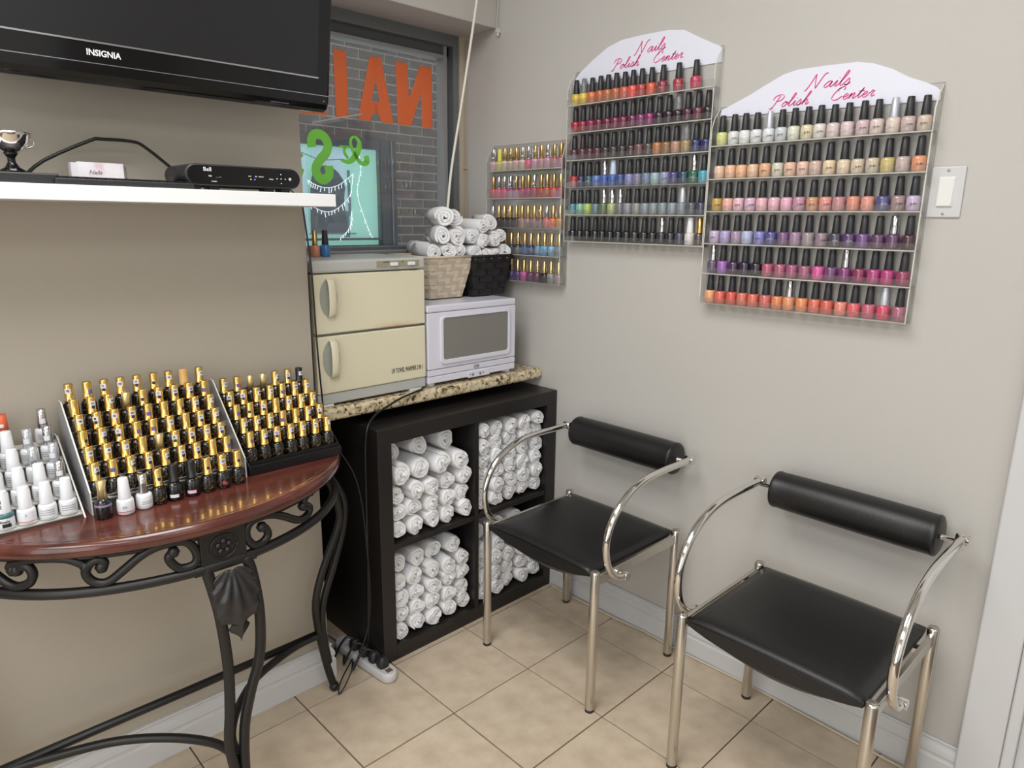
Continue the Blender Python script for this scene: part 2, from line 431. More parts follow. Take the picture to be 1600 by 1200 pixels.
# ---- light switch
s = thing('light_switch', 'white rocker light switch plate on the right wall beside the racks', 'light switch', (XW, -1.172, 1.48))
part('wall_plate', MB().box(XW-0.006, XW-0.0002, -1.207, -1.137, 1.423, 1.537), M_white, s, bevel=0.003)
part('rocker', MB().box(XW-0.008, XW-0.005, -1.189, -1.155, 1.447, 1.514).add([(XW-0.0075, -1.187, 1.449), (XW-0.0075, -1.157, 1.449), (XW-0.0075, -1.157, 1.512), (XW-0.0075, -1.187, 1.512), (XW-0.012, -1.187, 1.449), (XW-0.012, -1.157, 1.449), (XW-0.009, -1.157, 1.512), (XW-0.009, -1.187, 1.512)],
     [(4, 5, 6, 7), (0, 4, 7, 3), (1, 2, 6, 5), (0, 1, 5, 4), (3, 7, 6, 2)]), mat('switch_white', (222, 222, 220), 0.25), s, bevel=0.0008)
for z in (1.432, 1.528):
    part('screw', MB().lathe([(0.003, -0.0005), (0.003, -0.0075), (0.001, -0.0085)], 10, XW, -1.172, z, axis='x'), M_silverline, s)

# ================================================================== BEYOND THE WINDOW
fac = thing('brick_building', 'dark brown brick wall across the alley seen through the window', 'building', (2.3, 3.5, 0))
part('wall_core', MB().box(2.44, 3.4, 3.506, 3.7, 0.9, 3.4).box(1.22, 2.44, 3.506, 3.7, 2.04, 3.4).box(1.22, 2.44, 3.506, 3.7, 0.6, 1.18).box(-3.0, 1.22, 3.506, 3.7, 0.3, 3.4), mat('mortar', (168, 164, 158), 0.9), fac)
M_brick = ramp_mat('dark_brick', 14, [(0.3, (84, 77, 72)), (0.5, (98, 90, 84)), (0.7, (110, 102, 95))], 0.85, bump=0.3)
bme = mesh_of('brick', MB().box(-0.118, 0.118, 0, 0.05, 0.0, 0.066), M_brick)
bhalf = mesh_of('brick', MB().box(-0.055, 0.055, 0, 0.05, 0.0, 0.066), M_brick)
BR = {}
def brick(xa, xb, z):
    k = round(xb-xa, 3)
    if k < 0.03: return
    if k not in BR: BR[k] = mesh_of('brick', MB().box(-k/2, k/2, 0, 0.03, 0.0, 0.064), M_brick)
    put('brick', BR[k], fac, ((xa+xb)/2-2.3, rnd.uniform(-0.002, 0.002), z))
for r in range(25):
    z = 1.12+r*0.0762
    x = 0.19-(0.123 if r % 2 else 0)
    while x < 3.2:
        xa, xb = x, x+0.234
        if 1.13 < z < 2.01:
            if xb > 1.215: xa, xb = (xa, 1.215) if xa < 1.19 else (max(xa, 2.446), xb)
        if xa < xb: brick(xa, xb, z)
        x += 0.246
# shop window across the alley
sw = thing('shop_window', 'teal-lit shop window in a dark frame across the alley', 'shop window', (1.95, 3.5, 1.18))
part('frame', MB().box(2.29, 2.44, 3.44, 3.52, 1.17, 2.03).box(1.22, 1.3, 3.44, 3.52, 1.17, 2.03).box(1.3, 2.29, 3.44, 3.52, 1.955, 2.03).box(1.3, 2.29, 3.44, 3.52, 1.226, 1.242).box(1.3, 2.44, 3.42, 3.52, 1.165, 1.182), mat('dark_window_frame', (58, 60, 62), 0.5), sw, bevel=0.004)
part('post', MB().box(2.385, 2.395, 3.43, 3.45, 1.18, 2.03), M_frame, sw)
part('backing_panel', MB().box(1.3, 2.29, 3.515, 3.525, 1.18, 1.96), mat('teal_panel', (150, 205, 190), 0.6, emit=(138, 200, 184), est=0.62), sw)
part('pane', MB().box(1.3, 2.29, 3.455, 3.459, 1.242, 1.955), clear_mat('shop_glass', (140, 170, 170), 0.02, 0.04), sw)
part('white_panel', MB().box(1.70, 1.99, 3.505, 3.514, 1.28, 1.93).box(1.60, 1.64, 3.505, 3.514, 1.2, 1.93), mat('pale_blue_panel', (176, 206, 216), 0.6, emit=(160, 196, 208), est=0.55), sw)
part('rail', MB().box(1.64, 2.06, 3.49, 3.50, 1.272, 1.284).tube([(1.60, 3.49, 1.89), (1.75, 3.47, 1.84), (1.95, 3.46, 1.86)], 0.004, 6), M_framelight, sw)
part('post', MB().box(2.00, 2.02, 3.49, 3.50, 1.42, 1.78).box(1.96, 2.0, 3.49, 3.50, 1.25, 1.46), mat('blue_grey_panel', (96, 118, 130), 0.6), sw)
bd = MB(); poly = [(1.64, 1.285), (1.645, 1.45), (1.655, 1.66), (1.68, 1.74), (1.73, 1.79), (1.79, 1.805), (1.85, 1.79), (1.90, 1.755), (1.94, 1.70), (1.955, 1.64), (1.945, 1.58), (1.94, 1.52), (1.953, 1.43), (1.965, 1.285)]
bd.prism(poly, 3.462, 3.475)
o = part('chair_back', bd, mat('slate_blue', (52, 62, 76), 0.6), loc=(1.80, 3.47, 1.285)); tag(o, 'tall rounded slate-blue chair back inside the shop window across the alley', 'chair back')
M_bulb = mat('fairy_bulb', (235, 245, 245), 0.3, emit=(235, 248, 248), est=0.75)
def fairy(pts, label, drop=0.045, n=16):
    P = spline([Vector(p) for p in pts], 8)
    t = thing('string_lights', label, 'string lights', tuple(P[0]), 'string lights across the alley')
    part('cord', MB().tube([tuple(p) for p in P], 0.0022, 5), M_bulb, t)
    bm_ = MB()
    for k in range(n):
        p = P[int(k*(len(P)-1)/(n-1))]
        bm_.tube([tuple(p), (p.x+rnd.uniform(-0.012, 0.012), p.y, p.z-drop*rnd.uniform(0.5, 1))], 0.003, 5)
    o = part('bulbs', bm_, M_bulb, t)
fairy([(1.60, 3.40, 1.685), (1.66, 3.40, 1.650), (1.76, 3.40, 1.632), (1.87, 3.40, 1.662), (1.99, 3.40, 1.745)], 'upper drooping string of white fairy lights behind the shop window')
fairy([(1.60, 3.395, 1.50), (1.70, 3.395, 1.455), (1.79, 3.395, 1.455), (1.88, 3.395, 1.505), (1.96, 3.395, 1.59), (1.99, 3.395, 1.75)], 'lower drooping string of white fairy lights behind the shop window')
fairy([(1.86, 3.40, 1.25), (1.93, 3.40, 1.31), (1.965, 3.40, 1.39), (1.97, 3.40, 1.46)], 'short string of white fairy lights rising at the low right of the shop window', n=9)
fairy([(2.05, 3.42, 1.95), (2.08, 3.42, 1.8), (2.04, 3.42, 1.6), (2.10, 3.42, 1.4), (2.16, 3.42, 1.26)], 'vertical string of tiny fairy lights on the teal panel', drop=0.02, n=22)

# ---- lettering on the window pane (seen from behind, so mirrored)
sg = thing('window_lettering', 'orange mirrored NAILS lettering stuck on the window glass', 'lettering', (0.4, 0.602, 1.745))
y0, y1 = 0.6012, 0.6036
zt, zb = 1.966, 1.747
def L_(name, polys, m, par):
    q = MB()
    for k_, pl in enumerate(polys): q.prism(pl, y0, y1)
    return part(name, q, m, par)
L_('letter', [[(0.483, zt), (0.532, zt), (0.537, 1.835), (0.592, zt), (0.646, zt), (0.646, zb), (0.600, zb), (0.596, 1.875), (0.546, zb), (0.486, zb)]], M_orange, sg)
L_('letter', [[(0.372, zt), (0.395, zt), (0.392, 1.895), (0.374, 1.815), (0.392, 1.815), (0.392, 1.775), (0.377, 1.775), (0.366, zb), (0.315, zb)],
              [(0.395, zt), (0.418, zt), (0.466, zb), (0.414, zb), (0.404, 1.775), (0.392, 1.775), (0.392, 1.815), (0.410, 1.815), (0.392, 1.895)]], M_orange, sg)
L_('letter', [[(0.228, zt), (0.276, zt), (0.276, zb), (0.228, zb)]], M_orange, sg)
L_('letter', [[(0.142, zt), (0.190, zt), (0.190, zb), (0.142, zb)], [(0.09, zb+0.045), (0.142, zb+0.045), (0.142, zb), (0.09, zb)]], M_orange, sg)
q = MB(); ribbon(q, [(-0.06, 1.93), (0.0, 1.965), (0.05, 1.93), (0.02, 1.87), (-0.03, 1.83), (-0.06, 1.79), (0.0, 1.75), (0.05, 1.79)], 0.045, y0, y1)
part('letter', q, M_orange, sg)
s2 = thing('window_lettering', 'green mirrored ampersand and S lettering low on the window glass', 'lettering', (0.24, 0.602, 1.53))
q = MB(); ribbon(q, [(0.130, 1.640), (0.128, 1.662), (0.142, 1.682), (0.172, 1.680), (0.190, 1.655), (0.182, 1.625), (0.158, 1.600), (0.140, 1.572), (0.146, 1.545), (0.168, 1.534), (0.190, 1.552), (0.190, 1.582)], 0.032, y0, y1)
part('letter', q, M_green, s2)
q = MB(); ribbon(q, [(0.343, 1.625), (0.345, 1.604), (0.322, 1.598), (0.300, 1.622), (0.282, 1.655), (0.284, 1.680), (0.299, 1.688)], [0.020, 0.022, 0.014, 0.013, 0.011, 0.009, 0.008], y0, y1)
ribbon(q, [(0.299, 1.688), (0.316, 1.672), (0.312, 1.645), (0.292, 1.615), (0.268, 1.600), (0.238, 1.605)], [0.008, 0.014, 0.022, 0.022, 0.016, 0.007], y0-0.0002, y1)
ribbon(q, [(0.238, 1.650), (0.274, 1.650)], 0.008, y0-0.0004, y1, sub=0); ribbon(q, [(0.256, 1.650), (0.254, 1.630), (0.268, 1.612)], 0.010, y0-0.0008, y1)
part('letter', q, M_green, s2)
q = MB(); ribbon(q, [(0.085, 1.62), (0.07, 1.60), (0.075, 1.56), (0.09, 1.55)], 0.03, y0, y1)
part('letter', q, M_green, s2)
o = part('cable_tie', MB().tube([(0.124, 0.585, 1.716), (0.19, 0.587, 1.733), (0.26, 0.588, 1.750), (0.325, 0.59, 1.765)], 0.003, 6, sub=4), M_white, loc=(0.22, 0.588, 1.74)); tag(o, 'thin white strip stuck slantwise on the glass below the orange letters', 'strip')

# ================================================================== COUNTER, CABINET
o = part('countertop', MB().box(XA+0.004, XW-0.001, 0.098, 0.556, 0.8225, 0.860), M_granite, loc=(0.3, 0.33, 0.8225), bevel=0.010, seg=3)
tag(o, 'speckled granite countertop fitted in the alcove under the window', 'countertop')
o = part('counter_support', MB().box(XA+0.022, XA+0.04, 0.45, 0.553, 0.0, 0.822).box(XA+0.04, XW-0.02, 0.535, 0.553, 0.0, 0.822), M_blackwood, loc=(0.3, 0.5, 0.0))
tag(o, 'black support panel standing behind the towel cabinet under the granite counter', 'panel')
CX0, CX1, CY0, CY1 = -0.024, 0.764, 0.018, 0.408
cab = thing('towel_cabinet', 'black cube shelving cabinet with four compartments of rolled towels', 'cabinet', ((CX0+CX1)/2, (CY0+CY1)/2, 0))
HB = 0.790
part('side_panel', MB().box(CX0, CX0+0.05, CY0, CY1, 0, HB-0.05), M_blackwood, cab, bevel=0.0015)
part('side_panel', MB().box(CX1-0.05, CX1, CY0, CY1, 0, HB-0.05), M_blackwood, cab, bevel=0.0015)
part('top_panel', MB().box(CX0, CX1, CY0, CY1, HB-0.05, HB), M_blackwood, cab, bevel=0.0015)
part('bottom_panel', MB().box(CX0+0.05, CX1-0.05, CY0, CY1, 0, 0.05), M_blackwood, cab, bevel=0.0015)
part('divider', MB().box(0.361, 0.379, CY0+0.002, CY1, 0.05, HB-0.05), M_blackwood, cab, bevel=0.001)
part('shelf', MB().box(CX0+0.05, 0.361, CY0+0.004, CY1, 0.386, 0.404), M_blackwood, cab, bevel=0.001)
part('shelf', MB().box(0.379, CX1-0.05, CY0+0.004, CY1, 0.386, 0.404), M_blackwood, cab, bevel=0.001)
part('back_panel', MB().box(CX0+0.01, CX1-0.01, CY1-0.006, CY1, 0.01, HB-0.05), M_blackwood, cab)

# ---- rolled towels
def towel_mesh(seed, R=0.033, L=0.27, turns=2.6):
    r_ = random.Random(seed); seg = 15; N = int(turns*seg); th = R/(turns+0.35)*1.02
    ph = r_.uniform(0, 2*PI); ex = r_.uniform(0.9, 1.08); prof = []
    wob = [r_.uniform(-0.05, 0.05) for _ in range(5)]
    ys = [0.0, 0.004, 0.011, 0.10, 0.20, L-0.006, L]; inset = [0.42, 0.15, 0.0, 0.0, 0.0, 0.1, 0.4]
    rows = []
    for y, ins in zip(ys, inset):
        outer = []; inner = []
        for i in range(N+1):
            t = i/N; a = ph+2*PI*turns*t
            rc = 0.003+(R-th/2-0.003)*t
            rc *= 1+0.05*math.sin(2*a+seed*1.7)+0.035*math.sin(3*a+seed)+0.02*math.sin(5*a+seed*2.3)
            h = th/2*(1-ins)*(1 if 0 < i < N else 0.3)
            cone = (-0.004*(1-t)+0.0030*math.sin(2*a+seed)+0.0022*math.sin(5*a+2*seed)+0.0012*math.sin(9*a+seed))*(1 if y < 0.05 else 0)
            for lst, s_ in ((outer, 1), (inner, -1)):
                rr = rc+s_*h
                lst.append((rr*math.cos(a)*ex, y+cone, rr*math.sin(a)/ex+0.0016*math.sin(40*y+seed)))
        rows.append(outer+inner[::-1])
    q = MB(); q.rings(rows, 0, True, cap0=False, cap1=False)
    n = len(rows[0])
    for ri in (0, len(rows)-1):
        vs = rows[ri]; fs = [(i, i+1, n-2-i, n-1-i) for i in range(N)]
        q.add(vs, fs, 0, True)
    return mesh_of('towel', q, M_towel)
TOW = [towel_mesh(s) for s in range(7)]
TOWS = [towel_mesh(s+20, L=0.17) for s in range(4)]
def towel(x, y, z, label, group, sc=1.0, rot=0.0, meshes=TOW, tilt=0.0, sx=1.0):
    o = bpy.data.objects.new('rolled_towel', rnd.choice(meshes)); link(o)
    o.location = (x, y, z); o.rotation_euler = (tilt, rnd.uniform(0, 6.28), 0); 
    # roll about its own axis (local y), then yaw
    o.rotation_mode = 'QUATERNION'
    from mathutils import Quaternion
    o.rotation_quaternion = Quaternion((0, 0, 1), rot) @ Quaternion((1, 0, 0), tilt) @ Quaternion((0, 1, 0), rnd.uniform(0, 6.28))
    o.scale = (sc*sx, 1.0, sc/sx)
    tag(o, label, 'towel', group); return o
def stack(x0, x1, zb, rows, cname, yf=0.030, rr=0.0345, dz=1.62):
    for ri, row in enumerate(rows):
        n, a, bb = row[:3]; r = row[3] if len(row) > 3 else rr; back = row[4] if len(row) > 4 else 0
        z = zb+r+ri*(rr*dz)+(r-rr)*0.5
        for k in range(n):
            x = x0+r+(x1-x0-2*r)*(a+(bb-a)*(k/(n-1) if n > 1 else 0.5))
            rn = ['bottom', 'second', 'third', 'fourth', 'fifth', 'top'][ri] if ri < len(rows)-1 else 'top'
            rn = rn+' row'+('' if ri in (0, len(rows)-1) else ' up')
            towel(x+rnd.uniform(-.0025, .0025), yf+back+rnd.uniform(0, 0.018), z+rnd.uniform(-.002, .002),
                  'rolled white towel, %s in %s, %s compartment' % (ordl(k, n), rn, cname), 'rolled towels in the black cabinet', r/0.033, rnd.uniform(-.04, .04))
stack(0.025, 0.362, 0.404, [(5, 0, 1), (5, 0, 1), (5, 0, 1), (4, 0.02, 0.97, 0.040), (3, 0.02, 0.85, 0.041, 0.05)], 'upper left', dz=1.7)
stack(0.378, 0.715, 0.404, [(5, 0, 1), (5, 0, 1), (5, 0, 1), (5, 0, 1), (5, 0, 1), (5, 0.01, 0.99, 0.033)], 'upper right', 0.026, 0.034, 1.52)
stack(0.025, 0.362, 0.050, [(5, 0, 1), (5, 0, 1), (5, 0, 1), (5, 0, 1), (4, 0.03, 0.86, 0.036, 0.02)], 'lower left')
stack(0.378, 0.715, 0.050, [(5, 0, 1), (5, 0, 1), (5, 0, 1), (4, 0, 0.95), (3, 0.0, 0.75, 0.036, 0.03)], 'lower right')

# ================================================================== TOWEL WARMER
TX0, TX1, TY0, TY1 = -0.152, 0.237, 0.120, 0.400
tw = thing('towel_warmer', 'cream two-door towel warmer cabinet with grey top on the granite counter', 'towel warmer', (0.042, 0.26, 0.860))
part('body', MB().box(TX0+0.004, TX1-0.004, TY0+0.022, TY1, 0.874, 1.25), M_greyplastic, tw, bevel=0.004)
part('lid', MB().box(TX0-0.002, TX1+0.002, TY0-0.002, TY1+0.004, 1.252, 1.288), M_greyplastic, tw, bevel=0.008, seg=3)
part('base', MB().box(TX0, TX1, TY0+0.004, TY1, 0.868, 0.900), M_greyplastic, tw, bevel=0.003)
for x in (-0.125, 0.20):
    for y in (0.145, 0.37):
        part('foot', MB().box(x-0.025, x+0.025, y-0.02, y+0.02, 0.8602, 0.868), M_whitecap, tw, bevel=0.002)
stain = bpy.data.materials.new('stained_cream_enamel'); stain.use_nodes = True; nt = stain.node_tree; pb = nt.nodes['Principled BSDF']; pb.inputs['Roughness'].default_value = 0.3
tc = nt.nodes.new('ShaderNodeTexCoord'); sp = nt.nodes.new('ShaderNodeSeparateXYZ'); nt.links.new(tc.outputs['Generated'], sp.inputs[0])
no = nt.nodes.new('ShaderNodeTexNoise'); no.inputs['Scale'].default_value = 6; nt.links.new(tc.outputs['Generated'], no.inputs['Vector'])
def mth(op, a, b_=None, c_=None):
    n = nt.nodes.new('ShaderNodeMath'); n.operation = op; n.use_clamp = False
    for i, v in enumerate((a, b_, c_)):
        if v is None: continue
        if isinstance(v, (int, float)): n.inputs[i].default_value = v
        else: nt.links.new(v, n.inputs[i])
    return n.outputs[0]
fx = mth('SUBTRACT', 1, mth('MULTIPLY', mth('ABSOLUTE', mth('SUBTRACT', sp.outputs['X'], 0.72)), 4.0))
fz = mth('SUBTRACT', 1, mth('MULTIPLY', sp.outputs['Z'], 9.0))
fm = mth('MULTIPLY', mth('MAXIMUM', fx, 0), mth('MAXIMUM', fz, 0)); fm = mth('MULTIPLY', fm, mth('MULTIPLY', no.outputs['Fac'], 1.5))
mx = nt.nodes.new('ShaderNodeMix'); mx.data_type = 'RGBA'; mx.inputs[6].default_value = lin((216, 210, 184)); mx.inputs[7].default_value = lin((206, 146, 84)); nt.links.new(mth('MINIMUM', fm, 1), mx.inputs[0]); nt.links.new(mx.outputs[2], pb.inputs['Base Color'])
for zi, (z0, z1, mm) in enumerate(((0.901, 1.071, M_cream), (1.078, 1.249, stain))):
    d = part('door', MB().box(TX0, TX1, TY0, TY0+0.02, z0, z1), mm, tw, bevel=0.004, seg=3)
    zc = z0+0.103; xh = -0.105; q = MB()
    ring = [(xh+0.028*math.cos(2*PI*k/24), zc+0.054*math.sin(2*PI*k/24)) for k in range(24)]
    q.prism(ring, TY0-0.0012, TY0+0.001)
    part('handle_recess', q, mat('recess_grey', (158, 160, 152), 0.5), d)
    hp = []
    for k in range(13):
        t = k/12; a = PI*t
        hp.append((0.0, TY0-0.001-0.020*math.sin(a)**0.6 if 0 < k < 12 else TY0, zc+0.056*math.cos(a)))
    R = []
    for (x_, y_, z_) in hp:
        R.append([(xh-0.008, y_+0.002, z_), (xh-0.006, y_, z_), (xh+0.014, y_, z_), (xh+0.016, y_+0.002, z_), (xh+0.014, y_+0.005, z_), (xh-0.006, y_+0.005, z_)])
    q = MB().rings(R, 0, True); part('handle', q, M_cream, d, bevel=0.0)
lt = text_mesh('UV TOWEL WARMER 2 IN 1', 0.0215, M_ink, offset=0.0, sx=0.46, align='RIGHT')
put('lettering', lt, tw, (TX1-0.012-0.042, TY0-0.0006-0.26, 0.937-0.86))
q = MB().box(0.058, 0.214, TY0-0.0035, TY0-0.0005, 1.262, 1.281)
cp = part('control_panel', q, mat('control_beige', (150, 146, 122), 0.4), tw, bevel=0.001)
for x in (0.118, 0.182):
    part('switch', MB().box(x-0.013, x+0.013, TY0-0.011, TY0-0.003, 1.265, 1.276), M_whitecap, cp, bevel=0.002)
lt = text_mesh('POWER', 0.006, M_ink); put('lettering', lt, cp, (0.092-0.042, TY0-0.0037-0.26, 1.2765-0.86))
lt = text_mesh('UV', 0.006, M_ink); put('lettering', lt, cp, (0.152-0.042, TY0-0.0037-0.26, 1.2765-0.86))

# ================================================================== WHITE STERILIZER
UX0, UX1, UY0, UY1 = 0.246, 0.645, 0.122, 0.425
uv = thing('uv_sterilizer_box', 'white plastic sterilizer box with grey window on the granite counter', 'sterilizer', (0.445, 0.27, 0.860))
part('body', MB().box(UX0+0.004, UX1-0.004, UY0+0.022, UY1, 0.873, 1.126), M_uvwhite, uv, bevel=0.01, seg=3)
part('top_cover', MB().box(UX0, UX1, UY0, UY1, 1.108, 1.132), M_uvwhite, uv, bevel=0.006, seg=3)
part('lower_panel', MB().box(UX0+0.001, UX1-0.001, UY0+0.001, UY0+0.03, 0.872, 0.895).box(0.42, 0.52, UY0-0.001, UY0+0.02, 0.868, 0.893), M_uvwhite, uv, bevel=0.003)
part('lower_band', MB().box(UX0+0.001, UX1-0.001, UY0+0.001, UY0+0.03, 0.8965, 0.917), M_uvwhite, uv, bevel=0.002)
dr = part('door', MB().box(UX0+0.001, UX1-0.001, UY0, UY0+0.022, 0.9185, 1.107), M_uvwhite, uv, bevel=0.003)
def rrect(x0, x1, z0, z1, r, n=5):
    pts = []
    for cx, cz, a0 in ((x1-r, z0+r, -PI/2), (x1-r, z1-r, 0), (x0+r, z1-r, PI/2), (x0+r, z0+r, PI)):
        for k in range(n+1):
            a = a0+PI/2*k/n; pts.append((cx+r*math.cos(a), cz+r*math.sin(a)))
    return pts
q = MB()
o_ = rrect(0.298, 0.614, 0.934, 1.094, 0.014); i_ = rrect(0.309, 0.603, 0.948, 1.088, 0.010)
n = len(o_)
def bow(p):  # the surround bulges at its lower edge
    return (p[0], p[1]-(0.010*max(0, 1-((p[0]-0.456)/0.15)**2) if p[1] < 0.95 else 0))
o_ = [bow(p) for p in o_]
q.rings([[(p[0], UY0, p[1]) for p in o_], [(p[0], UY0-0.006, p[1]) for p in o_], [(p[0], UY0-0.006, p[1]) for p in i_], [(p[0], UY0-0.0005, p[1]) for p in i_]], 0, False, False, False)
part('window_surround', q, M_uvwhite, dr, bevel=0.0015)
part('window', MB().prism(i_, UY0-0.0030, UY0-0.0002), M_uvwin, dr)
q = MB(); q.prism([(0.458+0.013*math.cos(2*PI*k/24), 0.907+0.0065*math.sin(2*PI*k/24)) for k in range(24)], UY0-0.0006, UY0+0.003)
em = part('emblem', q, M_ink, uv)
q = MB(); q.prism([(0.458+0.0118*math.cos(2*PI*k/24), 0.907+0.0053*math.sin(2*PI*k/24)) for k in range(24)], UY0-0.001, UY0+0.003)
part('emblem_face', q, M_uvwhite, em)
put('lettering', text_mesh('OTO', 0.008, M_ink, sx=0.9, offset=0.0002), em, (0.458-0.445, UY0-0.0015-0.27, 0.907-0.86))
for x in (0.438, 0.472):
    q = MB().lathe([(0.0045, 0.0), (0.0045, -0.004), (0.003, -0.005)], 12, x, UY0, 0.880, axis='y')
    part('knob', q, mat('knob_grey', (120, 120, 124), 0.4), uv)
for x in (0.424, 0.487):
    part('indicator', MB().lathe([(0.0018, 0.0), (0.0018, -0.002)], 8, x, UY0-0.001, 0.881, axis='y'), M_ink, uv)
for x in (0.272, 0.62):
    for y in (0.15, 0.40):
        part('foot', MB().lathe([(0.016, 0.8602), (0.018, 0.866), (0.018, 0.874)], 14, x, y), M_uvwhite, uv)

# ================================================================== BASKETS
def basket(name, label, cx0, cx1, cy0, cy1, zb, zt, flare, mat_, nv, nh, rivets=False):
    """woven tapered basket: bottom rectangle, top flared, straps over and under"""
    t = thing(name, label, 'basket', ((cx0+cx1)/2, (cy0+cy1)/2, zb))
    tx0, tx1, ty0, ty1 = cx0-flare, cx1+flare, cy0-flare, cy1+flare
    def P(side, u, s, out):
        x0 = cx0+(tx0-cx0)*s; x1 = cx1+(tx1-cx1)*s; y0 = cy0+(ty0-cy0)*s; y1 = cy1+(ty1-cy1)*s; z = zb+0.003+(zt-zb-0.006)*s
        if side == 0: return (x0+(x1-x0)*u, y0-out, z)
        if side == 1: return (x1+out, y0+(y1-y0)*u, z)
        if side == 2: return (x1+(x0-x1)*u, y1+out, z)
        return (x0-out, y1+(y0-y1)*u, z)
    liner = MB()
    lo = [P(k, 0, 0, -0.006) for k in range(4)]; hi = [P(k, 0, 1, -0.006) for k in range(4)]
    li = [P(k, 0, 0, -0.009) for k in range(4)]; hi2 = [P(k, 0, 1, -0.009) for k in range(4)]
    liner.rings([lo, hi, hi2, li], 0, False, True, True)
    part('liner', liner, mat_, t)
    th = 0.0016
    for side in range(4):
        for r in range(nh):
            s0 = r/nh+0.004; s1 = (r+1)/nh-0.006; q = MB(); R = []
            for k in range(nv*2+1):
                u = k/(nv*2)
                o_ = 0.0026*(1 if ((k//1) % 2 == 0) else 0.0)
                cell = min(k//2, nv-1); ph = 1 if (cell+r) % 2 == 0 else -1
                o_ = 0.0030*ph if k % 2 == 1 else 0.0
                R.append([P(side, u, s0, o_), P(side, u, s0, o_+th), P(side, u, s1, o_+th), P(side, u, s1, o_)])
            q.rings(R, 0, False); part('strap', q, mat_, t)
        for c in range(nv):
            u0 = (c+0.04)/nv; u1 = (c+0.96)/nv; q = MB(); R = []
            for k in range(nh*2+1):
                s_ = k/(nh*2); cell = min(k//2, nh-1); ph = -1 if (cell+c) % 2 == 0 else 1
                o_ = 0.0030*ph if k % 2 == 1 else 0.0
                R.append([P(side, u0, s_, o_), P(side, u1, s_, o_), P(side, u1, s_, o_+th), P(side, u0, s_, o_+th)])
            q.rings(R, 0, False); part('strap', q, mat_, t)
    q = MB()
    for side in range(4):
        a = P(side, 0, 1, 0.003); b_ = P(side, 1, 1, 0.003); q.tube([a, b_], 0.0042, 6)
    part('rim', q, mat_, t)
    if rivets:
        q = MB()
        for side in (0, 3):
            for u in (0.08, 0.28, 0.48, 0.68, 0.88):
                p_ = P(side, u, 0.93, 0.004); q.lathe([(0.001, -0.002), (0.0025, 0), (0.001, 0.002)], 6, p_[0], p_[1], p_[2])
        part('eyelets', q, M_silver, t)
    return t
basket('woven_basket', 'beige woven strap basket full of rolled towels, on the white box', 0.357, 0.497, 0.250, 0.415, 1.1325, 1.282, 0.030, M_beige, 5, 6)
basket('woven_basket', 'black woven basket full of rolled towels, right on the white box', 0.535, 0.690, 0.236, 0.385, 1.1325, 1.282, 0.020, M_blackweb, 5, 6, True)
def bt(x, y, z, which, k, sc=1.0, rot=0.0, L='s', sx=1.0, tilt=0.0):
    towel(x, y, z, k+' of the '+which+' basket', 'rolled towels in the '+which+' basket', sc, rot, TOWS, tilt, sx)
# beige basket: rolls lie with their ends to the front right
for k, (x, y, z, lab, sc_, ro) in enumerate([
    (0.365, 0.232, 1.292, 'rolled white towel, lowest at the front left corner', 0.95, -0.35),
    (0.418, 0.225, 1.300, 'rolled white towel, second from left along the front rim', 0.95, -0.35),
    (0.470, 0.232, 1.296, 'rolled white towel lying at the front right rim', 1.0, -0.2),
    (0.398, 0.228, 1.350, 'rolled white towel, left of the middle layer', 1.05, -0.55),
    (0.465, 0.232, 1.348, 'rolled white towel, right of the middle layer', 1.15, -0.2),
    (0.418, 0.245, 1.412, 'large rolled white towel, topmost at left', 1.2, -0.5),
    (0.482, 0.270, 1.412, 'rolled white towel, topmost at right', 1.1, -0.4),
    (0.400, 0.330, 1.300, 'rolled white towel lying at the back', 1.0, -0.4)]):
    bt(x, y, z, 'beige', lab, sc_, ro)
for k, (x, y, z, lab, sc_, ro) in enumerate([
    (0.545, 0.222, 1.290, 'rolled white towel, leftmost along the front rim', 0.98, -0.1),
    (0.600, 0.222, 1.284, 'rolled white towel, second from left along the front rim', 0.85, -0.1),
    (0.648, 0.222, 1.284, 'rolled white towel, third from left along the front rim', 0.85, -0.1),
    (0.693, 0.235, 1.292, 'rolled white towel, rightmost along the front rim', 0.9, -0.3),
    (0.535, 0.232, 1.350, 'rolled white towel, left in the second layer', 0.92, -0.1),
    (0.585, 0.225, 1.330, 'rolled white towel, second in the second layer', 0.9, 0.0),
    (0.640, 0.232, 1.335, 'rolled white towel, third in the second layer', 0.92, -0.2),
    (0.685, 0.250, 1.345, 'rolled white towel, right in the second layer', 0.92, -0.4),
    (0.590, 0.235, 1.385, 'rolled white towel, left in the top layer', 0.92, -0.1),
    (0.640, 0.260, 1.392, 'rolled white towel, topmost at right', 1.0, -0.5)]):
    bt(x, y, z, 'black', lab, sc_, ro)

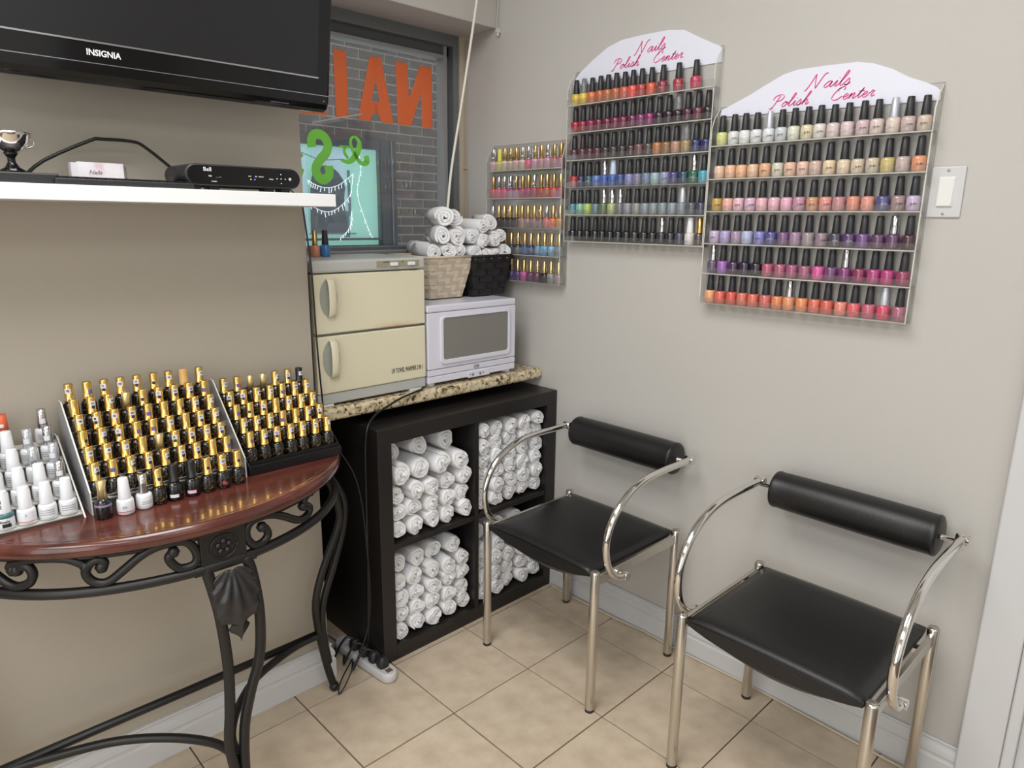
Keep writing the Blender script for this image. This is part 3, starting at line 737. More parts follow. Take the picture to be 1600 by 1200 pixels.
# ================================================================== CHAIRS
def chair(label, yc, rz=0.0, dx=0.0):
    t = thing('armchair', label, 'chair', (0.5+dx, yc, 0), 'waiting chairs', 0)
    X0, X1, h = 0.298+dx, 0.700+dx, 0.226
    ym, yp = yc-h, yc+h
    for x, y in ((X0, ym), (X0, yp), (X1, ym), (X1, yp)):
        lg = part('leg', MB().lathe([(0.0125, 0.006), (0.0138, 0.010), (0.0138, 0.445), (0.012, 0.449), (0.0, 0.449)], 16, x, y), M_steel, t)
        part('foot_cap', MB().lathe([(0.0138, 0.0), (0.0138, 0.009)], 14, x, y), M_mattblack, lg)
    for y in (ym, yp):
        part('side_rail', MB().box(X0+0.006, X1-0.006, y-0.006, y+0.006, 0.405, 0.436), M_steel, t, bevel=0.002)
    for x in (X0+0.05, X1-0.05):
        part('cross_rail', MB().box(x-0.012, x+0.012, ym, yp, 0.398, 0.410), M_steel, t)
    # seat: flat top, belly below that is deepest midway
    nu, nv = 14, 16; top = []; bot = []
    y0, y1, x0, x1 = ym+0.016, yp-0.016, X0-0.006, X1+0.004
    q = MB(); R = []
    for i in range(nu+1):
        u = i/nu; x = x0+(x1-x0)*u
        eu = min(1, min(u, 1-u)*14)**0.5
        ring = []
        for j in range(nv+1):
            v = j/nv; y = y0+(y1-y0)*v; s_ = min(1, min(v, 1-v)*10)**0.5
            ring.append((x, y, 0.440+0.010*s_*eu+0.003*math.sin(PI*v)))
        for j in range(nv, -1, -1):
            v = j/nv; y = y0+(y1-y0)*v
            ring.append((x, y, 0.436-(0.010+0.052*(1-(2*v-1)**2)**0.9)*(0.55+0.45*eu)))
        R.append(ring)
    q.rings(R, 0, True, True, True)
    st = part('seat', q, M_leather, t)
    sm = MB().tube([(x0-0.001, y0+0.004, 0.4405), (x0-0.002, y0+0.03, 0.4475), (x0-0.002, yc, 0.4505), (x0-0.002, y1-0.03, 0.4475), (x0-0.001, y1-0.004, 0.4405)], 0.0022, 6, sub=4)
    part('piping', sm, M_leather, st)
    # bolster
    bl = part('backrest', MB().lathe([(0.0, yc-0.208), (0.041, yc-0.208), (0.050, yc-0.204), (0.0520, yc-0.199), (0.0505, yc-0.193), (0.0515, yc-0.15), (0.0520, yc), (0.0515, yc+0.15), (0.0505, yc+0.193), (0.0520, yc+0.199), (0.050, yc+0.204), (0.041, yc+0.208), (0.0, yc+0.208)], 28, 0.706+dx, 0, 0.681, axis='y'), M_leather, t)
    part('rod', MB().lathe([(0.006, yc-0.262), (0.006, yc+0.262)], 10, 0.706+dx, 0, 0.681, axis='y'), M_chrome, bl)
    for s_ in (-1, 1):
        ya = yc+s_*(h+0.026)
        pts = [(0.703, 0.690), (0.64, 0.690), (0.56, 0.690), (0.48, 0.685), (0.41, 0.665), (0.35, 0.625), (0.315, 0.57), (0.308, 0.515), (0.325, 0.460), (0.360, 0.422), (0.400, 0.410)]
        q = MB().tube([(px+dx, ya, pz) for px, pz in pts], 0.0104, 12, sub=5)
        ar = part('armrest', q, M_chrome, t)
        part('connector', MB().lathe([(0.0118, ya-0.014), (0.0118, ya+0.014)], 14, 0.707+dx, 0, 0.690, axis='y'), M_chrome, ar)
        part('connector', MB().lathe([(0.0118, min(ya, yc+s_*(h-0.002))-0.0), (0.0118, max(ya, yc+s_*(h-0.002)))] if s_ > 0 else [(0.0118, ya-0.012), (0.0118, yc-h+0.002)], 14, 0.402+dx, 0, 0.410, axis='y'), M_chrome, ar)
    return t
chair('chrome and black bolster-back armchair in front of the towel cabinet', -0.342)
chair('chrome and black bolster-back armchair nearest the door frame, under the switch', -1.080, 0, -0.004)

# ================================================================== CABLES, POWER STRIP
o = part('cable', MB().tube([(-0.190, 0.086, 1.455), (-0.184, 0.085, 1.40), (-0.174, 0.080, 1.252), (-0.169, 0.082, 1.074), (-0.162, 0.080, 0.90), (-0.155, 0.078, 0.80), (-0.10, 0.020, 0.66), (-0.085, 0.0, 0.45), (-0.090, -0.005, 0.20), (-0.16, 0.0, 0.045), (-0.205, -0.010, 0.006), (-0.185, 0.012, 0.03), (-0.11, 0.07, 0.04)], 0.0024, 6, sub=8), M_black, loc=(-0.2, 0.0, 0.0))
tag(o, 'thin black cable running down the wall edge from the shelf to the power strip', 'cable')
o = part('cable', MB().tube([(0.235, 0.14, 0.8645), (0.21, 0.110, 0.8648), (0.17, 0.094, 0.8640), (0.12, 0.086, 0.858), (0.07, 0.080, 0.845), (0.0, 0.070, 0.82), (-0.042, 0.05, 0.77), (-0.058, 0.035, 0.61), (-0.065, 0.030, 0.35), (-0.066, 0.04, 0.15), (-0.062, 0.055, 0.06), (-0.060, 0.06, 0.046)], 0.0034, 8, sub=8), M_black, loc=(-0.062, 0.055, 0.046))
tag(o, 'black power cord hanging over the granite edge beside the towel cabinet', 'cable')
ps = thing('power_strip', 'white power strip with black plugs lying on the floor beside the cabinet', 'power strip', (-0.07, 0.05, 0))
q = MB()
def pstrip(x, y):   # axis of the strip
    return x, y
A0 = Vector((-0.072, 0.19, 0)); A1 = Vector((-0.052, -0.045, 0)); ax = (A1-A0).normalized(); nx = Vector((-ax.y, ax.x, 0))
def outline(w_, ext):
    pts = []
    for c, s0 in ((A1, -PI/2), (A0, PI/2)):
        for k in range(9):
            a = s0+PI*k/8
            pts.append(c+ax*(math.cos(a)*w_)+nx*(math.sin(a)*w_))
    return pts
R = []
for w_, z in ((0.024, 0.002), (0.027, 0.006), (0.027, 0.026), (0.023, 0.033)):
    R.append([(p_.x, p_.y, z) for p_ in outline(w_, 0)])
q.rings(R, 0, True); part('body', q, M_white, ps)
for k, tt in enumerate((0.28, 0.5, 0.70, 0.88)):
    c = A0+(A1-A0)*tt
    pl = part('plug', MB().lathe([(0.017, 0.033), (0.018, 0.040), (0.016, 0.060), (0.008, 0.068)], 12, c.x, c.y, 0, sq=0.4), M_mattblack, ps)
    if k < 3: part('cord', MB().tube([(c.x, c.y, 0.064), (c.x-0.02, c.y+0.015, 0.075), (c.x-0.045, c.y+0.02, 0.05), (c.x-0.06, c.y+0.03, 0.012), (c.x-0.03, c.y+0.08, 0.006)], 0.004, 7, sub=5), M_black, pl)
part('outlet', MB().box(A1.x-0.010, A1.x+0.010, A1.y-0.012, A1.y+0.006, 0.0325, 0.0338), M_grout, ps)
o = part('cable', MB().tube([(-0.155, 0.50, 0.005), (-0.125, 0.42, 0.006), (-0.08, 0.32, 0.010), (-0.07, 0.24, 0.012), (-0.072, 0.20, 0.015)], 0.0042, 8, sub=6), M_white, loc=(-0.1, 0.35, 0.0)); tag(o, 'white power strip cable trailing behind the cabinet along the floor', 'cable')
o = part('cable', MB().tube([(0.742, 0.005, 0.004), (0.738, -0.10, 0.004), (0.739, -0.32, 0.0045), (0.747, -0.44, 0.0045), (0.742, -0.57, 0.004), (0.748, -0.80, 0.004), (0.746, -0.95, 0.004), (0.737, -1.16, 0.004), (0.732, -1.30, 0.004), (0.735, -1.39, 0.004)], 0.0036, 7, sub=6), mat('offwhite_cable', (196, 186, 166), 0.5), loc=(0.74, -0.6, 0.0))
tag(o, 'off-white cable lying along the foot of the right baseboard', 'cable')

# ================================================================== POLISH BOTTLES
CAPM = {'b': (M_cap, 'black cap'), 's': (M_silver, 'silver cap'), 'g': (M_glitter, 'glittery silver cap'), 'x': (M_lattice, 'black and white patterned cap'), 'w': (M_whitecap, 'white cap'),
        'o': (M_gold, 'gold cap'), 'y': (M_yellowcap, 'yellow cap'), 'p': (mat('pale_blue_cap', (190, 205, 226), 0.35), 'pale blue cap')}
prof_body = [(0.0, 0.0), (0.0125, 0.0), (0.0140, 0.0012), (0.0148, 0.006), (0.0157, 0.018), (0.0157, 0.0285), (0.0148, 0.0335), (0.0108, 0.0360), (0.0, 0.0362)]
prof_cap = [(0.0, 0.0355), (0.0102, 0.0355), (0.0105, 0.0375), (0.0080, 0.0785), (0.0070, 0.0798), (0.0, 0.0798)]
BODY = mesh_of('bottle', MB().lathe(prof_body, 20, sq=0.05), POLISH)
CAPS = {k: mesh_of('cap', MB().lathe(prof_cap, 14), v[0]) for k, v in CAPM.items()}
sq_body = [(0.0, 0.0), (0.0122, 0.0), (0.0136, 0.0015), (0.0140, 0.028), (0.0128, 0.033), (0.0062, 0.0345), (0.0062, 0.036), (0.0, 0.036)]
sq_cap = [(0.0, 0.0355), (0.0088, 0.0355), (0.0088, 0.038), (0.0080, 0.0385), (0.0077, 0.077), (0.0070, 0.0785), (0.0, 0.0785)]
BODYS = mesh_of('bottle', MB().lathe(sq_body, 12, sq=0.45), POLISH)
M_gold2 = mat('pale_antique_gold', (202, 174, 120), 0.3, 1.0)
CAPSS = {k: mesh_of('cap', MB().lathe(sq_cap, 12), M_gold2 if k == 'o' else v[0]) for k, v in CAPM.items()}
DOT = mesh_of('sticker', MB().lathe([(0.0, 0.0), (0.0042, 0.0), (0.0042, -0.0008), (0.0, -0.0008)], 12, 0, 0, 0, axis='y'), M_sticker)
LET = text_mesh('O\u00b7P\u00b7I', 0.0075, M_ink, bend=0.0158, offset=0.0001, sx=0.95)
LET2 = text_mesh('O\u00b7P\u00b7I', 0.0075, mat('pale_ink', (200, 196, 196), 0.5), bend=0.0158, offset=0.0, sx=0.95)
FACE = -1.08     # rotation that turns a bottle's front (-y) towards the room

def acrylic_rack(name, label, y_left, y_right, xs, z_lips, z_bot, z_top, lip=0.016, sign=None, r_low=None):
    """y_left > y_right; side panels, back, shelves with front lips"""
    t = thing(name, label, 'rack', (XW-0.002, (y_left+y_right)/2, z_bot))
    xb = XW-0.0008; xf = xs
    mats = [M_acryl, M_edge]
    part('back_panel', MB().box(xb-0.0020, xb, y_right, y_left, z_bot, z_top, mis=[0, 0, 1, 1, 1, 1]), [M_acrylface, M_edge], t)
    for y, s_ in ((y_left, -1), (y_right, 1)):
        ya, yb = sorted((y, y+s_*0.003))
        poly = [(xf, z_bot), (xb-0.002, z_bot-0.001), (xb-0.002, z_top-0.004), (xf+0.012, z_top-0.03), (xf, z_top-0.06)]
        q = MB(); q.prism([(p[0], p[1]) for p in poly], ya, yb)
        q.mi = [0, 0]+[1]*(len(q.f)-2)
        part('side_panel', q, mats, t)
    for z in z_lips:
        part('shelf', MB().box(xf, xb-0.002, y_right+0.003, y_left-0.003, z-0.0028, z, mis=[1, 0, 0, 0, 0, 0]), mats, t)
        part('shelf_lip', MB().box(xf-0.0025, xf, y_right+0.001, y_left-0.001, z-0.004, z+lip, mis=[0, 0, 0, 0, 1, 1]), mats, t)
    return t

def fill(rows, y0, y1, zl, xc, where, body, caps, group, lettered=(), rowy=None, small=False, dots=()):
    n_rows = len(rows)
    for ri, row in enumerate(rows):
        items = row.split(';'); n = len(items)
        rname = ['top', 'second', 'third', 'fourth', 'fifth', 'bottom'][ri] if ri < n_rows-1 else 'bottom'
        ya, yb = (y0, y1) if rowy is None or rowy[ri] is None else rowy[ri][:2]
        pos = None if rowy is None or rowy[ri] is None or len(rowy[ri]) < 3 else rowy[ri][2]
        for k, it in enumerate(items):
            f_ = it.strip().split(':'); nm = f_[0]; rgb = tuple(int(v) for v in f_[1].split(',')); g_ = sum(rgb)/3; rgb = tuple(v*0.9+g_*0.1 for v in rgb); cp = f_[2] if len(f_) > 2 else ('o' if small else 'b')
            y = pos[k] if pos else ya+(yb-ya)*k/(n-1)
            y += rnd.uniform(-0.0012, 0.0012)
            ang = FACE+rnd.uniform(-0.35, 0.25)
            t = thing('nail_polish', '%s polish, %s, %s, %s shelf, %s' % (nm, CAPM[cp][1], ordl(k, n), rname, where), 'nail polish',
                      (xc+rnd.uniform(-0.001, 0.001), y, zl[ri]+0.0002), group, ang)
            s_ = rnd.uniform(0.985, 1.015); t.scale = (1, 1, s_)
            put('bottle', body, t, col=rgb); put('cap', caps[cp], t)
            if ri in lettered and rnd.random() < 0.55: put('lettering', LET if sum(rgb) > 300 else LET2, t, (0, 0, 0.016))
            if small and (ri, k) in dots: put('sticker', DOT, t, (0, -0.0080, 0.048 if cp == 's' else 0.06))
R3 = ["pale lime:206,208,128;white:214,216,214;white:220,222,220;white:216,218,218;white:218,220,224:g;pale grey:196,202,206;ivory:214,214,196;cream:216,204,168;ivory:216,210,200;pale pink:212,192,190;pale pink:212,190,192;pink mauve:204,176,178;blush:214,192,186;blush:214,196,184:g;dusty blush:198,174,172;beige:204,182,164",
      "peach pink:226,186,160;peach:228,178,140;orange peach:232,174,130;beige peach:222,184,150;apricot:226,170,126;greyish cream:206,202,184;peach:222,180,152;peach pink:224,184,164;dusty pink:198,170,160;cream peach:222,196,160;light beige:216,196,166;beige:206,188,164;sand:196,182,158;khaki yellow:198,178,110;mauve beige:186,168,164;orange:222,146,104",
      "golden yellow:196,156,72;pink peach:226,168,156;light pink:224,178,190;lilac pink:210,172,194;pink:224,172,180;soft pink:222,170,184;bright light pink:224,164,188;mauve:190,136,158;orange tan:198,140,104;salmon pink:216,142,134;mauve pink:190,128,134;salmon:210,136,112;coral pink:218,142,126;indigo:84,78,130;taupe mauve:160,130,132;lilac:188,168,196",
      "pale lavender:190,170,202;lavender:168,152,200;mauve:160,138,160;pale blue lilac:170,176,208;periwinkle:124,124,196;indigo:76,72,140;purple mauve:118,82,122;mauve pink:152,120,148;taupe:150,134,138;dusty mauve:142,120,132;dark slate:68,64,80;deep purple:82,54,102;violet:110,72,134;plum:92,58,92;plum:96,58,96:s;dark maroon:72,40,52",
      "smoky plum:92,74,98:s;bright violet:152,92,178;dark purple:66,40,76;very dark purple:44,28,56;purple black:38,26,46;rose pink:174,84,110;rose:166,84,112;mauve rose:156,80,114;dusty rose:156,88,114;hot pink:206,78,144;plum violet:112,62,108;magenta purple:124,50,108:s;dark magenta:138,42,84;magenta:172,56,118;magenta pink:178,54,116;raspberry:146,56,92",
      "peach orange:226,154,108;red orange:222,94,74;red:212,82,72;coral:212,106,88;orange red:218,102,84;coral pink:208,98,92;orange:216,126,78;light orange:222,142,98:s;orange:224,134,84;coral:216,106,84;coral red:208,92,78;salmon:222,128,112;pinkish coral:214,92,100;rose pink:190,90,112;pink red:206,72,98:g;mauve rose:166,96,116"]
ZR3 = [1.6155, 1.526, 1.437, 1.347, 1.2615, 1.1755]
acrylic_rack('polish_rack', 'right-hand clear acrylic nail polish rack with white sign on the right wall', -0.572, -1.137, 0.7285, ZR3, 1.172, 1.722)
fill(R3, -0.596, -1.112, ZR3, 0.7475, 'the right-hand rack', BODY, CAPS, 'nail polish on the right-hand wall rack', lettered=(0, 1, 2, 3))
R2 = ["pale yellow:212,188,72;yellow:226,192,56:x;orange:214,112,66;orange brown:186,98,60;tan orange:184,108,64;burnt orange:182,100,62;salmon red:204,92,76;bright coral:226,80,66;brick red:168,60,58;orange red:220,86,56;dark red:142,46,56;red:172,48,64;crimson pink:192,52,84",
      "red:166,42,66;crimson:150,40,64;crimson magenta:140,38,72;maroon:112,34,60;dark magenta:110,34,66;wine:116,38,70;maroon magenta:118,36,72;wine purple:104,42,76;purple magenta:118,54,98;magenta:136,40,98;blackish plum:52,32,46;near-black plum:44,28,40;black plum:44,30,42:x;dark maroon:76,36,58;maroon brown:100,50,58;black:34,30,34",
      "dark maroon:84,48,62;maroon:90,52,66;dark wine:82,46,62;dark plum:84,46,62;dark slate:54,50,54;brown slate:66,58,60;dark brown:64,54,54;brown maroon:72,50,54;rosy brown:108,78,76;taupe brown:84,70,74;copper:176,112,70;bronze:140,106,70;rose gold:178,134,112;gold:160,138,90:x;navy:48,54,104;navy blue:44,48,100",
      "red:176,52,62;dark purple:62,50,86;dark teal:52,88,98;light blue:92,118,184;blue:60,92,166:s;bright blue:64,98,176:p;indigo blue:62,76,138;lavender blue:128,130,182;grey mauve:122,120,144;slate blue:108,128,154;pale teal:148,172,178;lavender grey:138,142,176;indigo purple:74,68,120;dark teal:48,74,92;dark green:48,104,80:s;turquoise:72,160,186",
      "teal:78,130,142;mint:124,180,156;lime yellow:164,192,92;grey teal:100,124,132;olive green:92,112,80:s;pale lime:164,176,118:s;grey:112,108,114:s;silver lilac:136,136,148;silver glitter:138,138,136;grey blue:126,140,152;silver:132,138,142;silver teal:126,140,142;pale grey blue:132,144,156;silver grey:128,132,140:g;dark grey:84,86,92;navy grey:62,66,88",
      "black:30,30,34;black:32,32,36;black:30,30,36;black:32,32,36;black:28,30,36;black:30,30,34;black:32,32,38;black:34,32,36;dark charcoal:42,40,44;black:34,32,38;black:32,32,36;charcoal:46,48,52:s;black:38,38,44;navy grey:62,64,80;white:206,200,196:w;dark brown:80,66,66:o"]
ZR2 = [1.776, 1.690, 1.603, 1.516, 1.426, 1.338]
acrylic_rack('polish_rack', 'middle clear acrylic nail polish rack with white sign on the right wall', -0.024, -0.571, 0.7285, ZR2, 1.334, 1.885)
mid1 = [-0.047, -0.080, -0.116, -0.150, -0.181, -0.212, -0.246, -0.279, -0.312, -0.347, -0.387, -0.441, -0.499]
fill(R2, -0.048, -0.546, ZR2, 0.7475, 'the middle rack', BODY, CAPS, 'nail polish on the middle wall rack', lettered=(0, 3), rowy=[(0, 0, mid1), None, None, None, None, None])
R1 = ["pale pink:216,176,186:s;pale yellow:218,208,116:y;cream:216,204,176;beige pink:206,176,160;blush:214,178,170;creamy pink:214,184,176:s;hot pink:222,80,142:s;pale mauve:206,154,178;rose pink:198,134,154;lilac pink:202,142,178:s;rose:186,104,136;deep rose:170,86,112",
      "salmon red:208,86,96:;pink:212,94,124:s;hot pink:226,66,118:s;mauve:150,78,124:s;magenta:156,62,112;crimson pink:180,58,92;magenta pink:174,64,114;rose red:184,72,84:s;red:188,58,62;brick red:182,62,66;bright red:206,54,60;rose:164,66,84",
      "maroon:84,36,54:s;dark maroon:64,34,46;black brown:44,34,38;dark brown:50,38,40;dark purple:62,48,62;tan:158,124,108;mauve tan:146,110,106;rose tan:148,110,110;mauve brown:132,92,94;coral:210,110,98:s;orange:222,106,60;amber:206,154,76",
      "pale green:130,170,120;leaf green:88,168,90;bright green:70,176,88;navy:46,58,92;green black:36,48,44;blue:46,86,150;deep blue:48,62,118;sky blue:72,134,176;light blue:98,164,204;pale blue:126,172,200;grey blue:124,140,150",
      "violet:120,90,160;purple:100,70,150;lavender:128,122,176;indigo:74,70,122;purple:84,58,122;pink magenta:196,84,152;purple wine:104,52,98;wine:96,42,80;black:36,32,38;silver grey:140,144,140;mauve grey:150,130,140"]
R1 = [r.replace('96:;', '96;') for r in R1]
ZR1 = [1.583, 1.484, 1.378, 1.281, 1.184]
acrylic_rack('polish_rack', 'small clear acrylic polish rack nearest the window, behind the towel baskets', 0.378, -0.010, 0.7285, ZR1, 1.178, 1.676, lip=0.026)
fill(R1, 0.357, 0.012, ZR1, 0.7475, 'the small rack by the window', BODYS, CAPSS, 'nail polish on the small rack by the window', small=True, dots={(0, 0), (0, 3), (0, 5), (0, 9), (1, 3), (1, 4), (1, 7), (2, 3), (2, 8), (3, 4), (4, 3), (4, 7), (0, 7)})

# ---- rack signs with script lettering
SCRIPT = {  # pen strokes in em units
 'N': [[(-.12, -.06), (-.04, -.04), (.10, .35), (.24, .98), (.30, .98)], [(.26, .95), (.36, .45), (.48, .02)], [(.48, .02), (.60, .50), (.74, .96), (.90, 1.02)]],
 'P': [[(.10, -.05), (.20, .10), (.34, .55), (.44, .92)], [(.06, .60), (.10, .84), (.34, .99), (.60, .96), (.72, .80), (.62, .58), (.40, .48), (.28, .56)], [(-.08, .02), (.02, -.10), (.20, -.06)]],
 'C': [[(.66, .72), (.72, .88), (.60, .98), (.38, .86), (.18, .52), (.12, .20), (.26, .00), (.50, .04), (.70, .26)], [(.40, .62), (.34, .78), (.46, .92)]],
 'a': [[(.40, .38), (.26, .42), (.08, .22), (.06, .04), (.18, .00), (.34, .20), (.42, .40), (.36, .12), (.42, .00), (.56, .14)]],
 'i': [[(.04, .14), (.18, .40), (.12, .10), (.18, .00), (.32, .14)], [(.23, .56), (.25, .59)]],
 'l': [[(.02, .14), (.24, .58), (.34, .94), (.26, .98), (.16, .60), (.10, .12), (.18, .00), (.32, .14)]],
 's': [[(.02, .12), (.20, .46), (.26, .22), (.20, .02), (.06, .02)], [(.06, .02), (.20, .02), (.36, .16)]],
 'o': [[(.26, .40), (.10, .26), (.06, .06), (.18, .00), (.34, .20), (.30, .40), (.22, .34), (.34, .28), (.44, .32)]],
 'h': [[(.02, .14), (.24, .58), (.36, .96), (.28, .98), (.16, .50), (.06, .00)], [(.10, .16), (.26, .40), (.34, .32), (.28, .04), (.36, .00), (.48, .14)]],
 'e': [[(.04, .16), (.22, .22), (.28, .36), (.18, .42), (.06, .20), (.12, .00), (.26, .02), (.38, .16)]],
 'n': [[(.02, .20), (.14, .40), (.06, .00)], [(.08, .14), (.26, .40), (.32, .32), (.26, .04), (.34, .00), (.46, .14)]],
 't': [[(.04, .14), (.22, .50), (.28, .74)], [(.26, .66), (.12, .14), (.18, .00), (.32, .14)], [(.06, .48), (.36, .50)]],
 'r': [[(.02, .20), (.16, .40), (.18, .48), (.24, .40), (.34, .38)], [(.28, .40), (.20, .10), (.26, .00), (.40, .10)]]}
ADV = {'N': .84, 'P': .66, 'C': .70, 'a': .48, 'i': .27, 'l': .27, 's': .31, 'o': .37, 'h': .42, 'e': .33, 'n': .41, 't': .28, 'r': .36}
def script(word, y0, z0, size, par, xs=1.26):
    """cursive lettering on the right wall sign; reading direction is -y"""
    q = MB(); x = 0
    for ch in word:
        for st in SCRIPT[ch]:
            pts = [(y0-(x+px+0.26*pz)*size*xs, z0+pz*size*0.92) for px, pz in st]
            ribbon(q, pts, 0.0024*size/0.03, XW-0.0036, XW-0.0044, plane='yz', sub=4, cal=0.9 if ch.isupper() or True else None)
        x += ADV[ch]*1.08
    return part('lettering', q, M_pink, par)
def sign(poly, words, tname, where):
    q = MB(); q.prism(poly, XW-0.0036, XW-0.0008, plane='yz')
    t = part(tname, q, M_signwhite, None, loc=(XW-0.001, poly[0][0], poly[0][1]))
    tag(t, where, 'sign')
    for w_, y_, z_, s_ in words: script(w_, y_, z_, s_, t)
sign([(-0.574, 1.696), (-0.578, 1.714), (-0.657, 1.744), (-0.700, 1.764), (-0.752, 1.786), (-0.790, 1.793), (-0.860, 1.793), (-0.938, 1.791), (-0.975, 1.783), (-1.021, 1.764), (-1.058, 1.742), (-1.10, 1.724), (-1.122, 1.712), (-1.131, 1.703), (-1.133, 1.683)],
     [('Nails', -0.818, 1.741, 0.036), ('Polish', -0.722, 1.706, 0.033), ('Center', -0.878, 1.708, 0.033)], 'rack_sign', 'white shaped Nails Polish Center sign on top of the right-hand rack')
sign([(-0.024, 1.842), (-0.026, 1.864), (-0.045, 1.882), (-0.100, 1.914), (-0.157, 1.942), (-0.212, 1.955), (-0.290, 1.957), (-0.383, 1.955), (-0.438, 1.946), (-0.483, 1.922), (-0.530, 1.898), (-0.560, 1.884), (-0.568, 1.869), (-0.568, 1.842)],
     [('Nails', -0.268, 1.905, 0.036), ('Polish', -0.178, 1.872, 0.033), ('Center', -0.330, 1.872, 0.033)], 'rack_sign', 'white shaped Nails Polish Center sign on top of the middle rack')

# ================================================================== CONSOLE TABLE
TCX, TCY, ZT = -0.612, 0.076, 0.800
def ell(a, b_, th, z): return (TCX+a*math.cos(th), TCY-b_*math.sin(th), z)
ct = thing('console_table', 'half-moon cherry wood console table on black wrought iron legs by the left wall', 'table', (TCX, TCY-0.15, 0))
q = MB(); R = []
for ins, z in ((0.012, 0.768), (0.003, 0.771), (0.0, 0.777), (-0.001, 0.785), (0.001, 0.793), (0.006, 0.7985), (0.012, 0.800), (0.016, 0.7985), (0.020, 0.800)):
    R.append([ell(0.446-ins, 0.386-ins, PI*k/48, z) for k in range(49)])
q.rings(R, 0, True); tt_ = part('tabletop', q, M_cherry, ct)
q = MB(); AA, BB = 0.425, 0.366
q.tube([ell(AA, BB, PI*k/40, 0.690) for k in range(41)], 0.0112, 8)
part('apron_rail', q, M_iron, ct)
q = MB(); q.tube([ell(AA, BB, PI*k/40, 0.762) for k in range(41)], 0.0045, 6)
part('upper_rail', q, M_iron, ct)
q = MB().box(TCX-AA, TCX+AA, TCY-0.012, TCY-0.002, 0.684, 0.70); part('rear_rail', q, M_iron, ct)
SCR = {'R': [(-0.518, 0.742), (-0.507, 0.732), (-0.505, 0.716), (-0.520, 0.705), (-0.540, 0.707), (-0.553, 0.726), (-0.555, 0.747), (-0.544, 0.762), (-0.520, 0.766), (-0.490, 0.760), (-0.459, 0.744), (-0.425, 0.721), (-0.402, 0.713), (-0.382, 0.717), (-0.377, 0.732), (-0.395, 0.742)],
 'C': [(-0.400, 0.745), (-0.390, 0.762), (-0.372, 0.768)],
 'L': [(-0.823, 0.739), (-0.818, 0.749), (-0.828, 0.756), (-0.841, 0.748), (-0.848, 0.732), (-0.843, 0.716), (-0.830, 0.706), (-0.813, 0.708), (-0.790, 0.726), (-0.760, 0.750), (-0.734, 0.762), (-0.711, 0.765), (-0.692, 0.765), (-0.675, 0.758), (-0.663, 0.738), (-0.661, 0.719), (-0.670, 0.706), (-0.693, 0.706), (-0.707, 0.720), (-0.712, 0.736), (-0.703, 0.745)]}
def onrail(pts, name='scroll'):
    P3 = []
    for x, z in pts:
        c = max(-0.999, min(0.999, (x-TCX)/AA)); P3.append((x, TCY-BB*math.sqrt(1-c*c), z))
    qq = MB().tube(P3, 0.0092, 8, sub=5)
    for e in (P3[0], P3[-1]):
        qq.lathe([(0.0, -0.0125), (0.0085, -0.009), (0.0125, 0), (0.0085, 0.009), (0.0, 0.0125)], 10, *e)
    return part(name, qq, M_iron, ct)
mir = lambda pts: [(2*TCX-x, z) for x, z in pts]
onrail(SCR['R']); onrail(SCR['C']); onrail(SCR['L'])
onrail([(-0.950, 0.741), (-0.953, 0.750), (-0.938, 0.758), (-0.919, 0.765), (-0.895, 0.766), (-0.872, 0.763), (-0.856, 0.754), (-0.846, 0.744)])
onrail([(-0.945, 0.741), (-0.937, 0.750), (-0.928, 0.748), (-0.924, 0.733), (-0.930, 0.716), (-0.945, 0.707), (-0.958, 0.710), (-0.975, 0.728), (-0.990, 0.752)])
# square plate with embossed rosette
PY = TCY-BB
pl = part('rosette_plate', MB().box(-0.656, -0.560, PY-0.006, PY+0.008, 0.694, 0.769), M_iron, ct, bevel=0.002)
q = MB(); q.tube([(-0.608+0.028*math.cos(2*PI*k/24), PY-0.007, 0.732+0.026*math.sin(2*PI*k/24)) for k in range(25)], 0.0022, 6)
for k in range(5):
    a = 2*PI*k/5+0.3; q.lathe([(0.0, -0.004), (0.006, -0.003), (0.007, 0.0), (0.0, 0.001)], 8, -0.608+0.012*math.cos(a), PY-0.006, 0.732+0.012*math.sin(a), axis='y')
part('rosette', q, M_iron, pl)
part('bracket', MB().box(-0.672, -0.540, PY-0.008, PY+0.012, 0.680, 0.691), M_iron, ct, bevel=0.002)
# front leg: two bars that meet low down, leaf between them
def bars(name, paths, r=0.0122, parent=None):
    qq = MB()
    for p_ in paths: qq.tube(p_, r, 8, sub=5)
    return part(name, qq, M_iron, parent or ct)
y = PY+0.002
fl = bars('leg', [[(-0.646, y, 0.69), (-0.640, y-0.004, 0.655), (-0.628, y-0.006, 0.573), (-0.620, y-0.003, 0.444), (-0.624, y, 0.336), (-0.630, y+0.004, 0.25), (-0.622, y, 0.17), (-0.610, y-0.012, 0.09), (-0.603, y-0.035, 0.03), (-0.602, y-0.05, 0.013)],
                  [(-0.562, y, 0.69), (-0.552, y-0.004, 0.651), (-0.543, y-0.006, 0.555), (-0.549, y-0.003, 0.444), (-0.575, y, 0.36), (-0.595, y, 0.28), (-0.602, y, 0.172), (-0.600, y-0.012, 0.09), (-0.602, y-0.035, 0.03), (-0.602, y-0.05, 0.013)]])
q = MB().lathe([(0.0, 0.0), (0.010, 0.002), (0.015, 0.012), (0.010, 0.023), (0.0, 0.026)], 12, -0.602, y-0.052, 0.0)
part('foot', q, M_iron, fl)
